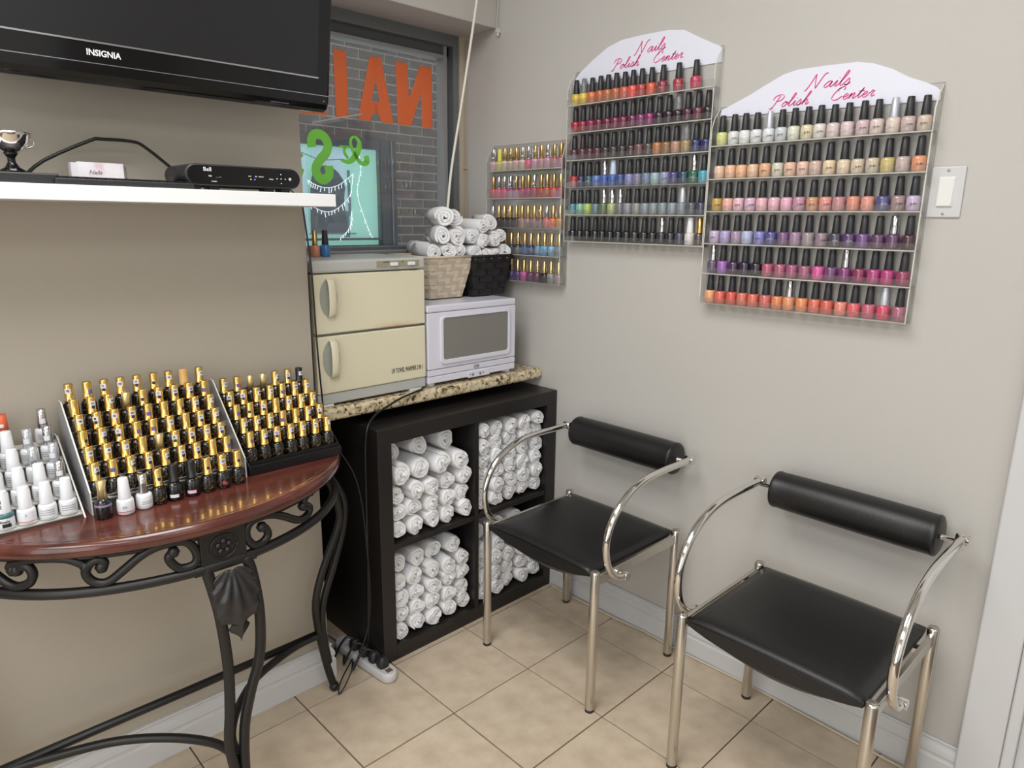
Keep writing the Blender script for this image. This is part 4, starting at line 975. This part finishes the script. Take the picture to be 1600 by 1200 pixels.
# acanthus leaf
NV, NU = 34, 32; R = []
q = MB()
def lw(t):   # half width of the leaf: broad fan, notch, small tip
    ks = [(0, .034), (.06, .043), (.12, .040), (.2, .050), (.28, .046), (.38, .052), (.46, .045), (.56, .048), (.64, .040), (.72, .040), (.76, .018), (.80, .016), (.86, .024), (.92, .018), (1, .001)]
    for a_, b_ in zip(ks, ks[1:]):
        if t <= b_[0]: return a_[1]+(b_[1]-a_[1])*(t-a_[0])/(b_[0]-a_[0])
    return 0.001
for side in (0, 1):
    R = []
    for i in range(NV+1):
        t = i/NV; zc = 0.676-0.172*t; xc = -0.597+0.006*t; hw = lw(t); row = []
        for j in range(NU+1):
            u = -1+2*j/NU
            ang = math.atan2(abs(u)*hw, 0.172*t*0.75+0.006)
            ripple = 0.0030*math.cos(ang*15)*min(1, t*5+0.3)*(1 if abs(u) > 0.1 else 0.5)
            belly = 0.020*math.sin(PI*min(1, t*1.02+0.02))*(1-0.75*u*u)
            rib = 0.003*math.exp(-(u*8)**2)
            row.append((xc+u*hw, y-0.014-belly-ripple-rib+(0.0022 if side else 0), zc+0.012*abs(u)-0.018*u*u*(1-t)))
        R.append(row)
    vs = [p for r in R for p in r]; fs = [(i*(NU+1)+j, i*(NU+1)+j+1, (i+1)*(NU+1)+j+1, (i+1)*(NU+1)+j) for i in range(NV) for j in range(NU)]
    q.add(vs, fs, 0, True)
n1 = (NV+1)*(NU+1); edge = [j for j in range(NU+1)]+[i*(NU+1)+NU for i in range(1, NV+1)]+[NV*(NU+1)+j for j in range(NU-1, -1, -1)]+[i*(NU+1) for i in range(NV-1, 0, -1)]
for k in range(len(edge)):
    a, b_ = edge[k], edge[(k+1) % len(edge)]; q.f.append((a, b_, b_+n1, a+n1)); q.mi.append(0); q.sm.append(False)
part('leaf', q, mat('leaf_iron', (34, 33, 35), 0.3), fl)
# back legs (right one is in view) and stretchers
def back_leg(s_):
    def X(x): return x if s_ > 0 else 2*TCX-0.075-x
    yb = 0.028
    p1 = [(-0.192, yb+0.01, 0.692), (-0.172, yb, 0.65), (-0.157, yb, 0.590), (-0.157, yb, 0.536), (-0.196, yb, 0.451), (-0.230, yb, 0.371), (-0.246, yb, 0.301), (-0.241, yb, 0.218), (-0.221, yb, 0.095), (-0.204, yb-0.003, 0.020)]
    p2 = [(-0.178, yb+0.02, 0.692), (-0.150, yb+0.01, 0.64), (-0.133, yb+0.008, 0.585), (-0.143, yb+0.008, 0.504), (-0.182, yb+0.006, 0.394), (-0.212, yb+0.005, 0.322), (-0.226, yb+0.004, 0.262), (-0.226, yb+0.002, 0.19), (-0.214, yb, 0.10)]
    lg = bars('leg', [[(X(a), b_, c) for a, b_, c in p1], [(X(a), b_, c) for a, b_, c in p2]], 0.0112)
    part('foot', MB().lathe([(0.0, 0.0), (0.011, 0.003), (0.0155, 0.014), (0.011, 0.025), (0.0, 0.028)], 12, X(-0.202), yb-0.004, 0.0), M_iron, lg)
back_leg(1); back_leg(-1)
part('stretcher', MB().tube([(-0.240, 0.03, 0.208), (TCX, 0.03, 0.206), (2*TCX-0.075+0.240, 0.03, 0.208)], 0.0108, 8), M_iron, ct)
half = [(-0.242, 0.026, 0.204), (-0.300, 0.026, 0.202), (-0.366, 0.010, 0.20), (-0.461, -0.034, 0.20), (-0.540, -0.110, 0.20), (-0.595, -0.20, 0.20), (-0.610, y+0.008, 0.20)]
part('stretcher', MB().tube(half, 0.0105, 8, sub=6), M_iron, ct)
part('stretcher', MB().tube([(2*TCX-a-0.075*min(1, max(0, (a+0.61)/0.3)), b_, c) for a, b_, c in half], 0.0105, 8, sub=6), M_iron, ct)

# ================================================================== GEL BOTTLES AND STANDS
gb = bpy.data.materials.new('gel_bottle_black'); gb.use_nodes = True; nt = gb.node_tree; pb = nt.nodes['Principled BSDF']
pb.inputs['Roughness'].default_value = 0.12; pb.inputs['Coat Weight'].default_value = 0.4
tc = nt.nodes.new('ShaderNodeTexCoord'); wv = nt.nodes.new('ShaderNodeTexNoise'); wv.inputs['Scale'].default_value = 95; wv.inputs['Distortion'].default_value = 1.6; wv.inputs['Detail'].default_value = 0
nt.links.new(tc.outputs['Object'], wv.inputs['Vector'])
cr = nt.nodes.new('ShaderNodeValToRGB'); e = cr.color_ramp.elements; e[0].position = 0.505; e[0].color = lin((17, 15, 15)); e[1].position = 0.56; e[1].color = lin((17, 15, 15))
x_ = e.new(0.532); x_.color = lin((168, 142, 92))
nt.links.new(wv.outputs['Fac'], cr.inputs['Fac'])
sx_ = nt.nodes.new('ShaderNodeSeparateXYZ'); nt.links.new(tc.outputs['Object'], sx_.inputs[0])
gt = nt.nodes.new('ShaderNodeMath'); gt.operation = 'LESS_THAN'; gt.inputs[1].default_value = 0.027; nt.links.new(sx_.outputs['Z'], gt.inputs[0])
mx = nt.nodes.new('ShaderNodeMix'); mx.data_type = 'RGBA'; mx.inputs[6].default_value = lin((17, 15, 15)); nt.links.new(gt.outputs[0], mx.inputs[0]); nt.links.new(cr.outputs[0], mx.inputs[7]); nt.links.new(mx.outputs[2], pb.inputs['Base Color'])
M_bodyblack = mat('plain_black_lacquer', (20, 18, 19), 0.14, coat=0.4)
M_bodywhite = mat('white_lacquer', (218, 219, 222), 0.2, coat=0.3)
g_body = [(0.0, 0.0), (0.0135, 0.0), (0.0152, 0.002), (0.0158, 0.010), (0.0155, 0.028), (0.0140, 0.034), (0.0098, 0.0375), (0.0088, 0.040), (0.0, 0.040)]
g_cap = [(0.0, 0.0395), (0.0104, 0.0395), (0.0104, 0.0425), (0.0095, 0.0432), (0.0093, 0.0765), (0.0088, 0.0780), (0.0, 0.0780)]
w_body = [(0.0, 0.0), (0.0155, 0.0), (0.0182, 0.002), (0.0188, 0.010), (0.0184, 0.030), (0.0170, 0.0355), (0.0130, 0.0375), (0.0, 0.0375)]
w_cap = [(0.0, 0.037), (0.0140, 0.037), (0.0140, 0.039), (0.0106, 0.0850), (0.0090, 0.0870), (0.0, 0.0870)]
s_cap = [(0.0, 0.037), (0.0112, 0.037), (0.0112, 0.039), (0.0094, 0.062), (0.0098, 0.0835), (0.0, 0.084)]
GB = mesh_of('bottle', MB().lathe(g_body, 16, sq=0.1), gb)
GBP = mesh_of('bottle', MB().lathe(g_body, 16, sq=0.1), M_bodyblack)
GC = {k: mesh_of('cap', MB().lathe(g_cap, 14), v) for k, v in {'gold': M_gold, 'black': M_black, 'peach': mat('peach_cap', (206, 160, 96), 0.4), 'pale gold': mat('pale_gold', (206, 184, 132), 0.3, 0.7)}.items()}
CONC = mesh_of('cap', MB().lathe([(0.0, 0.0395), (0.0092, 0.0395), (0.0075, 0.058), (0.0092, 0.0765), (0.0, 0.0770)], 14), MATS['pale_gold'])
WB = mesh_of('bottle', MB().lathe(w_body, 18), M_bodywhite)
WC = mesh_of('cap', MB().lathe(w_cap, 18), M_bodywhite)
SCAP = mesh_of('cap', MB().lathe(s_cap, 14), M_silver)
CLC = mesh_of('cap', MB().lathe(s_cap, 14), mat('pearly_cap', (198, 200, 204), 0.12, 0.55))
def bent_patch(R, z0, z1, a0, a1, m, n=6):
    q = MB(); rr = []
    for k in range(n+1):
        a = a0+(a1-a0)*k/n; rr.append((R*math.sin(a), -R*math.cos(a)))
    vs = [(x, y_, z0) for x, y_ in rr]+[(x, y_, z1) for x, y_ in rr]+[(x*.96, y_*.96, z0) for x, y_ in rr]+[(x*.96, y_*.96, z1) for x, y_ in rr]
    N = n+1; fs = [(k, k+1, N+k+1, N+k) for k in range(n)]+[(k, N+k, 3*N+k, 2*N+k) for k in (0, n)]
    q.add(vs, fs, 0, True)
    return mesh_of('sticker', q, m)
M_blue = mat('blue_spot', (40, 44, 92), 0.5); M_violet = mat('violet_spot', (108, 96, 160), 0.5); M_redline = mat('red_print', (206, 58, 78), 0.5); M_greyink = mat('grey_print', (120, 122, 130), 0.6)
ST_W = bent_patch(0.0097, 0.0585, 0.0695, -0.45, 0.95, M_sticker)
ST_B = bent_patch(0.0098, 0.0530, 0.0595, 0.0, 0.65, M_blue)
ST_V = bent_patch(0.0097, 0.052, 0.061, -0.2, 0.8, M_violet)
ST_SM = bent_patch(0.0146, 0.012, 0.017, 0.2, 0.5, M_sticker)
NUMS = []
for n_ in ('71', '12', '35', '48', '107', '26', '83', '19', '64', '152'):
    NUMS.append(text_mesh(n_, 0.0065, M_ink, bend=0.0098, sx=0.8, offset=0.0001))
DGW = [text_mesh(s_, 0.006, M_greyink, bend=0.0189, sx=0.9) for s_ in ('II', '=', '...')]
WLINE = bent_patch(0.0189, 0.0085, 0.0100, -1.0, 0.8, M_redline, 10)
def wl(z): return bent_patch(0.0189, z, z+0.0012, -0.7, 0.9, M_greyink, 8)
WTXT = [wl(0.014), wl(0.019), wl(0.024)]
BAND = bent_patch(0.0158, 0.026, 0.0300, -1.4, 1.4, mat('lilac_band', (150, 130, 170), 0.4), 14)
OV = bent_patch(0.0161, 0.008, 0.015, -0.7, 0.5, mat('pink_oval', (226, 186, 206), 0.5), 8)
OVW = bent_patch(0.0161, 0.008, 0.015, -0.7, 0.5, M_sticker, 8)
FV = math.radians(-20)       # bottles on the table face the room, a little to the left of -y
def gel(x, y, z, label, group, cap='gold', body=None, st=None, rot=None, sc=1.0, num=True):
    t = thing('gel_polish', label, 'gel polish', (x, y, z), group, (FV+rnd.uniform(-0.5, 0.7)) if rot is None else rot)
    t.scale = (sc, sc, sc)
    put('bottle', body or GB, t)
    cp = put('cap', CONC if cap == 'flared' else GC[cap], t)
    if st is None: st = rnd.choice(['w', 'w', 'w', 'wb', 'wb', 'wb', 'v', 'b', ''])
    if 'w' in st:
        put('sticker', ST_W, cp)
        if num: put('number', rnd.choice(NUMS), cp, (0.002, 0, 0.0645))
    if 'b' in st: put('sticker', ST_B, cp)
    if 'v' in st: put('sticker', ST_V, cp)
    return t
def stand(name, label, x0, x1, yf, dy, dz, n, z0, m_, panel_m, th=0.003, base=0.0, over=0.0):
    """stair-shaped display stand: n steps rising to the back"""
    yb = yf+dy*n
    t = thing(name, label, 'display stand', ((x0+x1)/2, yf, ZT+0.0003))
    for k in range(n):
        z = z0+dz*k; ya = yf+dy*k
        part('step', MB().box(x0+th, x1-th, ya, ya+dy, z-0.0025, z, mis=[0, 0, 1, 1, 1, 1] if isinstance(m_, list) else [0]*6), m_, t)
        part('riser', MB().box(x0+th, x1-th, ya-0.002, ya, (z-dz if k else ZT+0.0005), z, mis=[0, 0, 0, 0, 0, 1] if isinstance(m_, list) else [0]*6), m_, t)
        part('step_lip', MB().box(x0+th, x1-th, ya-0.002, ya, z, z+0.008, mis=[0, 0, 0, 0, 0, 1] if isinstance(m_, list) else [0]*6), m_, t)
    ztop = z0+dz*(n-1)
    for xa in (x0, x1-th):
        poly = [(yf-0.012, ZT+0.0005), (yb, ZT+0.0005), (yb, ztop+over+0.012), (yb-dy*0.8, ztop+over+0.012), (yf-0.012, z0+over-0.006)]
        q = MB(); q.prism(poly, xa, xa+th, plane='yz')
        pm = panel_m if isinstance(panel_m, list) else [panel_m, panel_m]
        q.mi = [0, 0]+[1]*(len(q.f)-2)
        part('side_panel', q, pm, t)
    return t
CL = [M_acryl, M_edge]
# stand 2, large clear stand in the middle
S2X0, S2X1, S2Y, S2D, S2H, S2N, S2Z = -0.803, -0.476, -0.108, 0.0285, 0.0285, 6, 0.826
stand('display_stand', 'large clear acrylic stair stand of gold-capped bottles in the middle of the table', S2X0, S2X1, S2Y, S2D, S2H, S2N, S2Z, CL, [M_frost, M_edge], over=0.03)
rown = ['front', 'second', 'third', 'fourth', 'fifth', 'back']
for k in range(S2N):
    for c in range(9):
        x = -0.783+c*0.0345; cap = 'gold'; st = None
        if k == 5 and c == 7: cap, st = 'peach', ''
        if (k, c) in ((4, 3), (1, 4)): cap, st = 'flared', ''
        gel(x+rnd.uniform(-.0012, .0012), S2Y+S2D*k+0.0145, S2Z+S2H*k+0.0002,
            '%s-capped black gel polish, %s in %s row of the middle stand' % ({'gold': 'gold', 'peach': 'peach', 'flared': 'flared gold'}[cap], ordl(c, 9), rown[k]), 'gel polish on the middle stand', cap, st=st)
# loose front row on the table top
LX = [-0.786, -0.747, -0.709, -0.677, -0.645, -0.608, -0.574, -0.540, -0.503]
LG = 'gel polish standing loose on the table'
fr = 'in the loose row on the table'
ly = -0.141
t = gel(LX[0], ly-0.004, ZT+0.0005, 'dark bottle, flared gold cap, lilac band, leftmost '+fr, LG, 'flared', GBP, '', FV, 1.04); put('band', BAND, t)
t = thing('gel_polish', 'all-white gel bottle with red line, second from left '+fr, 'gel polish', (LX[1], ly-0.010, ZT+0.0005), LG, FV)
t.scale = (0.9, 0.9, 0.9); put('bottle', WB, t); put('cap', WC, t); put('print', WLINE, t); put('lettering', text_mesh('(V)', 0.008, M_greyink, bend=0.0189), t, (0, 0, 0.020)); put('number', text_mesh('1m', 0.004, M_ink), t, (0, -0.0095, 0.0775))
t = thing('gel_polish', 'white gel bottle with silver cap, third from left '+fr, 'gel polish', (LX[2], ly-0.004, ZT+0.0005), LG, FV+0.5)
t.scale = (0.88, 0.88, 0.88); put('bottle', WB, t); put('cap', SCAP, t); put('print', WTXT[1], t); put('print', WTXT[0], t)
gel(LX[3], ly, ZT+0.0005, 'gold-capped ornate bottle, fourth from left '+fr, LG, 'gold', None, 'b', FV)
t = gel(LX[4], ly, ZT+0.0005, 'black-capped bottle with white oval, fifth from left '+fr, LG, 'black', GBP, '', FV, 1.03); put('label', OVW, t)
t = gel(LX[5], ly, ZT+0.0005, 'black-capped bottle with pink oval, sixth from left '+fr, LG, 'black', GBP, '', FV, 1.03); put('label', OV, t)
gel(LX[6], ly, ZT+0.0005, 'gold-capped ornate bottle, third from right '+fr, LG, 'gold', None, 'b', FV)
t = gel(LX[7], ly, ZT+0.0005, 'gold-capped bottle with red emblem, second from right '+fr, LG, 'gold', None, 'w', FV); put('emblem', bent_patch(0.0161, 0.012, 0.019, -0.1, 0.35, M_redline), t)
gel(LX[8], ly+0.004, ZT+0.0005, 'gold-capped ornate bottle, rightmost '+fr, LG, 'gold', None, 'b', FV)
# stand 3, black stand at the right
S3X0, S3X1, S3Y, S3D, S3H, S3N, S3Z = -0.468, -0.222, -0.108, 0.034, 0.027, 5, 0.824
t3 = stand('display_stand', 'black stair stand of gold-capped bottles at the right end of the table', S3X0, S3X1, S3Y, S3D, S3H, S3N, S3Z, M_black, M_black, th=0.003)
part('base', MB().box(S3X0-0.001, S3X1+0.001, S3Y-0.010, S3Y+0.004, ZT+0.0005, S3Z-0.001), M_black, t3, bevel=0.001)
part('back_rail', MB().box(S3X0, S3X1, S3Y+S3D*5-0.004, S3Y+S3D*5, S3Z+0.09, S3Z+S3H*4+0.042), M_black, t3)
rn3 = ['front', 'second', 'third', 'fourth', 'back']
for k in range(S3N):
    for c in range(7):
        x = -0.450+c*0.0340; cap = 'gold'; st = None
        if k == 4 and c in (2, 3): cap, st = 'flared', ''
        if k == 4 and c == 6: cap, st = 'black', 'w'
        gel(x+rnd.uniform(-.0012, .0012), S3Y+S3D*k+0.0165, S3Z+S3H*k+0.0002,
            '%s-capped black gel polish, %s in %s row of the black stand' % ({'gold': 'gold', 'black': 'black', 'flared': 'flared gold'}[cap], ordl(c, 7), rn3[k]), 'gel polish on the black stand', cap, st=st)
# stand 1, clear stand of white bottles at the left
S1X0, S1X1, S1Y, S1D, S1H, S1N, S1Z = -1.005, -0.814, -0.108, 0.0375, 0.0290, 5, 0.806
stand('display_stand', 'clear acrylic stair stand of white bottles at the left of the table', S1X0, S1X1, S1Y, S1D, S1H, S1N, S1Z, CL, [M_frost, M_edge], over=0.0)
w1 = [ # per step from the front: caps from left to right
    ['w', 'teal', 'w', 'w', 'w'], ['w', 'w', 'w', 'w', 's'], ['w', 'w', 'w', 'n', 'c'], ['w', 'w', 'w', 'c', 's'], ['k', 'k', 'r', 'k', 'd']]
rn1 = ['front', 'second', 'third', 'fourth', 'back']
for k in range(5):
    for c in range(5):
        kd = w1[k][c]; x = -0.980+c*0.0358; yy = S1Y+S1D*k+0.0190; zz = S1Z+S1H*k+0.0002
        desc = {'w': 'all-white', 'teal': 'white-capped bottle with teal shoulder', 's': 'white bottle with silver cap', 'c': 'white bottle with pearly cap', 'n': 'white bottle with numbered clear cap', 'k': 'black bottle with pale cap', 'r': 'black bottle with orange cap', 'd': 'white bottle with tall silver cap'}[kd]
        t = thing('gel_polish', '%s%s, %s in %s row of the left stand' % (desc, ' gel bottle' if kd == 'w' else '', ordl(c, 5), rn1[k]), 'gel polish', (x, yy, zz), 'gel polish on the left stand', FV+rnd.uniform(-.3, .3))
        t.scale = (0.90, 0.90, 0.90)
        if kd in 'kr':
            if kd == 'k' and c == 3: bpy.data.objects.remove(t); continue
            put('bottle', GBP, t)
            put('cap', WC if kd == 'k' else mesh_of('cap', MB().lathe([(0.0, 0.039), (0.0136, 0.039), (0.0118, 0.084), (0.0, 0.084)], 16), mat('orange_cap', (214, 96, 62), 0.5, noise=0.25, nscale=300)), t)
            if kd == 'r': put('sticker', bent_patch(0.0134, 0.056, 0.064, -0.6, 0.7, M_sticker), t)
            continue
        put('bottle', WB, t)
        if kd == 'teal': put('shoulder', mesh_of('shoulder', MB().lathe([(0.0187, 0.028), (0.0189, 0.031), (0.0175, 0.0362), (0.0132, 0.0382)], 18), mat('teal_lacquer', (62, 104, 104), 0.25)), t)
        cp = put('cap', {'w': WC, 'teal': WC, 's': SCAP, 'c': CLC, 'n': CLC, 'd': SCAP}[kd], t)
        if kd == 'n': put('number', text_mesh('107', 0.009, M_ink, bend=0.0108), cp, (0, -0.0006, 0.048))
        if kd in 'sdc': put('sticker', bent_patch(0.0106, 0.050, 0.062, -0.6, 0.8, M_sticker), cp)
        r_ = rnd.random()
        if k == 0 and c == 2: put('print', WLINE, t); put('lettering', DGW[0], t, (0, 0, 0.024))
        elif kd == 'teal':
            put('label', bent_patch(0.0189, 0.007, 0.016, -0.1, 0.8, M_ink, 8), t); put('lettering', text_mesh('gelmely', 0.009, M_ink, bend=0.0191), t, (0, 0, 0.021)); put('lettering', text_mesh('8\n8', 0.012, M_ink, bend=0.0128), t, (-0.002, 0, 0.058))
        elif k == 2 and c == 3: put('emblem', bent_patch(0.0189, 0.012, 0.022, -0.1, 0.6, mat('maroon_print', (128, 44, 62), 0.5), 8), t)
        else:
            for m_ in WTXT: put('print', m_, t)

# two bottles on the towel warmer
a = thing('nail_polish', 'peach nail polish with gold cap on top of the towel warmer', 'nail polish', (-0.042, 0.30, 1.2885), None, FACE)
put('bottle', BODYS, a, col=(214, 142, 118)); put('cap', CAPSS['o'], a)
a = thing('nail_polish', 'blue nail polish with black cap on top of the towel warmer', 'nail polish', (-0.010, 0.295, 1.2885), None, FACE)
put('bottle', BODY, a, col=(54, 124, 184)); put('cap', CAPS['b'], a)
a = thing('nail_polish', 'pale nail polish half hidden behind the wall edge on the warmer', 'nail polish', (-0.060, 0.35, 1.2885), None, FACE)
put('bottle', BODYS, a, col=(200, 190, 180)); put('cap', CAPSS['s'], a)

# ================================================================== SHELF AND WHAT STANDS ON IT
SHZ = 1.461; SY0 = -0.110
o = part('wall_shelf', MB().box(-1.40, -0.200, SY0, YA-0.0005, SHZ-0.0295, SHZ), mat('shelf_white', (226, 227, 227), 0.35), loc=(-0.8, 0, SHZ-0.03), bevel=0.001)
tag(o, 'long white floating shelf on the left wall below the television', 'shelf')
# trophy cup
tr = thing('trophy_cup', 'small silver trophy cup on a black stem at the shelf left end', 'trophy', (-0.838, -0.03, SHZ))
part('base', MB().lathe([(0.0, 0.0205), (0.022, 0.0205), (0.022, 0.024), (0.012, 0.030), (0.0065, 0.040), (0.0065, 0.047), (0.010, 0.052), (0.012, 0.056), (0.0, 0.056)], 20, -0.838, -0.03, SHZ), M_glossblack, tr)
part('cup', MB().lathe([(0.0, 0.055), (0.009, 0.055), (0.020, 0.062), (0.031, 0.074), (0.036, 0.089), (0.0375, 0.093), (0.0345, 0.093), (0.029, 0.076), (0.015, 0.064), (0.0, 0.062)], 28, -0.838, -0.03, SHZ), M_chrome, tr)
for s_ in (-1, 1):
    part('handle', MB().tube([(-0.838+s_*0.033, -0.03, SHZ+0.084), (-0.838+s_*0.040, -0.03, SHZ+0.080), (-0.838+s_*0.036, -0.03, SHZ+0.070), (-0.838+s_*0.024, -0.03, SHZ+0.066)], 0.0016, 6, sub=4), M_chrome, tr)
o = part('black_box', MB().box(-0.90, -0.775, -0.085, 0.02, SHZ+0.0004, SHZ+0.020), M_mattblack, loc=(-0.84, -0.03, SHZ), bevel=0.003); tag(o, 'flat black device under the trophy cup at the shelf left', 'device')
kb = thing('keyboard', 'thin black keyboard lying on the white shelf in front of the cards', 'keyboard', (-0.66, -0.055, SHZ))
part('body', MB().box(-0.785, -0.530, -0.100, -0.002, SHZ+0.0004, SHZ+0.012), M_mattblack, kb, bevel=0.002)
q = MB()
for r in range(4):
    for c in range(15):
        x = -0.780+c*0.0165; yy = -0.096+r*0.022; q.box(x, x+0.0142, yy, yy+0.019, SHZ+0.0115, SHZ+0.0155+r*0.001)
for r in range(4): pass
kk = part('keys', q, M_black, kb)
ch = thing('card_holder', 'clear holder of pink and white business cards on the white shelf', 'card holder', (-0.68, 0.02, SHZ))
q = MB(); q.box(-0.728, -0.628, 0.015, 0.028, SHZ+0.0004, SHZ+0.045, mis=[1, 1, 0, 0, 1, 1]); part('holder', q, [M_acryl, M_edge], ch)
cm = ramp_mat('card_print', 30, [(0.3, (224, 190, 200)), (0.42, (232, 226, 230)), (0.7, (236, 234, 238))], 0.4)
cd_ = part('cards', MB().box(-0.722, -0.636, 0.006, 0.0145, SHZ+0.001, SHZ+0.050), cm, ch)
part('card_stack', MB().box(-0.733, -0.722, 0.008, 0.026, SHZ+0.001, SHZ+0.048), M_sticker, ch)
put('lettering', text_mesh('Nails', 0.012, M_greyink, shear=0.3), cd_, (-0.690+0.68, 0.0055-0.02, 0.030)); put('lettering', text_mesh('Cards', 0.009, M_greyink, shear=0.3), cd_, (-0.672+0.68, 0.0055-0.02, 0.014))
# set-top box with rounded ends
sb = thing('set_top_box', 'black set-top box with rounded ends on the white shelf', 'set-top box', (-0.395, -0.03, SHZ))
bx0, bx1, by0, by1, bz0, bz1 = -0.548, -0.284, -0.098, 0.03, SHZ+0.0085, SHZ+0.054
def stad(x0, x1, z0, z1, k=1.0):
    r = (z1-z0)/2; cz = (z0+z1)/2; pts = []
    for i in range(9): a = -PI/2+PI*i/8; pts.append((x1-r+r*math.cos(a), cz+r*math.sin(a)))
    for i in range(9): a = PI/2+PI*i/8; pts.append((x0+r+r*math.cos(a)*k, cz+r*math.sin(a)))
    return pts
q = MB(); q.rings([[(x, yy, z) for x, z in stad(bx0+i_, bx1-i_, bz0+i_, bz1-i_)] for yy, i_ in ((by1, 0.003), (by1-0.004, 0.0), (by0+0.004, 0.0), (by0, 0.003))], 0, True)
part('body', q, M_mattblack, sb)
q = MB(); q.prism(stad(bx0+0.006, bx1-0.003, bz0+0.003, bz1-0.003), by0-0.0015, by0+0.0005)
ff = part('front_panel', q, M_glossblack, sb)
q = MB()
for x in (-0.535, -0.495, -0.370, -0.330): q.box(x, x+0.022, by0+0.01, by0+0.04, SHZ+0.0004, SHZ+0.0095)
part('feet', q, M_black, sb)
M_w = mat('white_print', (224, 224, 226), 0.5, emit=(224, 224, 226), est=0.15)
LB = text_mesh('Bell', 0.014, M_w, offset=0.0002)
def lab(body, size, x, z, m=M_w): put('lettering', text_mesh(body, size, m), ff, (x+0.395-0.016, by0-0.0022+0.03, z-SHZ+0.005))
lab('Bell', 0.012, -0.485, SHZ+0.0375); lab('FIBE', 0.004, -0.480, SHZ+0.024); lab('. . - -', 0.006, -0.462, SHZ+0.023); lab('CLASSIC', 0.0032, -0.472, SHZ+0.013)
lab('LINK', 0.003, -0.392, SHZ+0.0275); lab('OK', 0.0035, -0.378, SHZ+0.0275); lab('REMOTE', 0.003, -0.366, SHZ+0.0275); lab('MENU', 0.0035, -0.342, SHZ+0.023)
dots = MB()
for dx_, dz_ in ((-0.010, 0), (0, 0), (0.010, 0), (0, 0.010), (0, -0.010)): dots.lathe([(0.0, -0.0022), (0.0012, -0.0022), (0.0012, 0.0), (0.0, 0.0)], 8, -0.334+dx_, by0, SHZ+0.030+dz_, axis='y')
part('buttons', dots, M_w, ff)
part('power_button', MB().lathe([(0.0, -0.0028), (0.0035, -0.0028), (0.0035, 0.0), (0.0, 0.0)], 14, -0.312, by0, SHZ+0.030, axis='y'), mat('dial_grey', (170, 170, 176), 0.4), ff)
part('status_light', MB().lathe([(0.0, -0.0026), (0.0014, -0.0026), (0.0014, 0.0), (0.0, 0.0)], 8, -0.397, by0, SHZ+0.026, axis='y'), mat('blue_light', (60, 70, 240), 0.4, emit=(70, 80, 255), est=3.0), ff)
part('status_light', MB().lathe([(0.0, -0.0026), (0.0011, -0.0026), (0.0011, 0.0), (0.0, 0.0)], 8, -0.406, by0, SHZ+0.026, axis='y'), mat('amber_light', (240, 160, 60), 0.4, emit=(250, 160, 60), est=2.0), ff)
o = part('cable', MB().tube([(-0.808, 0.050, 1.478), (-0.77, 0.050, 1.512), (-0.683, 0.050, 1.557), (-0.66, 0.050, 1.562), (-0.600, 0.050, 1.562), (-0.575, 0.050, 1.552), (-0.531, 0.050, 1.517), (-0.505, 0.045, 1.492)], 0.0036, 8, sub=3), M_black, loc=(-0.80, 0.05, SHZ)); tag(o, 'stiff black cable arching between the trophy and the set-top box', 'cable')
o = part('cable', MB().tube([(-0.290, 0.02, 1.480), (-0.262, 0.03, 1.482), (-0.235, 0.045, 1.470), (-0.222, 0.055, 1.4635)], 0.0018, 6, sub=5), M_mattblack, loc=(-0.24, 0.04, SHZ)); tag(o, 'short thin cable behind the right end of the set-top box', 'cable')

# ================================================================== TELEVISION (leans forward at the top)
tv = thing('television', 'large black flat television leaning forward on the left wall', 'television', (-0.672, -0.03, 1.640))
TILT = math.radians(9.0)
def tp(x, d, h):    # d: depth behind the face, h: height above the lower edge
    return (x, -0.065+d*math.cos(TILT)-h*math.sin(TILT), 1.652+h*math.cos(TILT)+d*math.sin(TILT))
def tbox(q, x0, x1, d0, d1, h0, h1):
    vs = [tp(x, d, h) for x in (x0, x1) for d in (d0, d1) for h in (h0, h1)]
    q.add(vs, [(0, 1, 3, 2), (4, 6, 7, 5), (0, 4, 5, 1), (2, 3, 7, 6), (0, 2, 6, 4), (1, 5, 7, 3)]); return q
TXL, TXR = -1.160, -0.182
q = MB(); sec = [(0.0, 0.034), (0.001, 0.020), (0.006, 0.008), (0.018, 0.001), (0.034, 0.0), (0.055, 0.004), (0.075, 0.02), (0.080, 0.60), (0.0, 0.62)]
R = [[tp(TXL, d, h) for d, h in sec], [tp(TXR-0.004, d, h) for d, h in sec]]
R.append([tp(TXR, 0.004+d*0.95, 0.006+h*0.985) for d, h in sec])
q.rings(R, 0, False); part('casing', q, M_glossblack, tv, bevel=0.003)
part('screen', tbox(MB(), TXL+0.032, TXR-0.034, -0.0008, 0.001, 0.078, 0.59), M_screen, tv)
part('bezel_line', tbox(MB(), TXL+0.03, TXR-0.032, -0.002, 0.0, 0.0755, 0.0785), M_silverline, tv)
part('bezel_line', tbox(MB(), TXL+0.002, TXR-0.002, -0.0012, 0.0, 0.0385, 0.0398), M_silverline, tv)
part('sensor_window', tbox(MB(), -0.330, -0.285, 0.004, 0.007, 0.0105, 0.0155), mat('sensor_grey', (70, 70, 74), 0.3), tv)
part('status_light', tbox(MB(), -0.199, -0.197, -0.001, 0.0, 0.026, 0.0285), M_silverline, tv)
me = text_mesh('INSIGNIA', 0.0155, M_w, offset=0.0003, sx=0.93)
lo = put('lettering', me, tv); lo.rotation_euler = (TILT, 0, 0)
p_ = tp(-0.671, -0.001, 0.0575); lo.location = (p_[0]+0.672, p_[1]+0.03, p_[2]-1.640)
part('wall_mount', MB().box(-0.80, -0.54, 0.0, YA-0.0005, 1.80, 2.05), M_mattblack, tv)
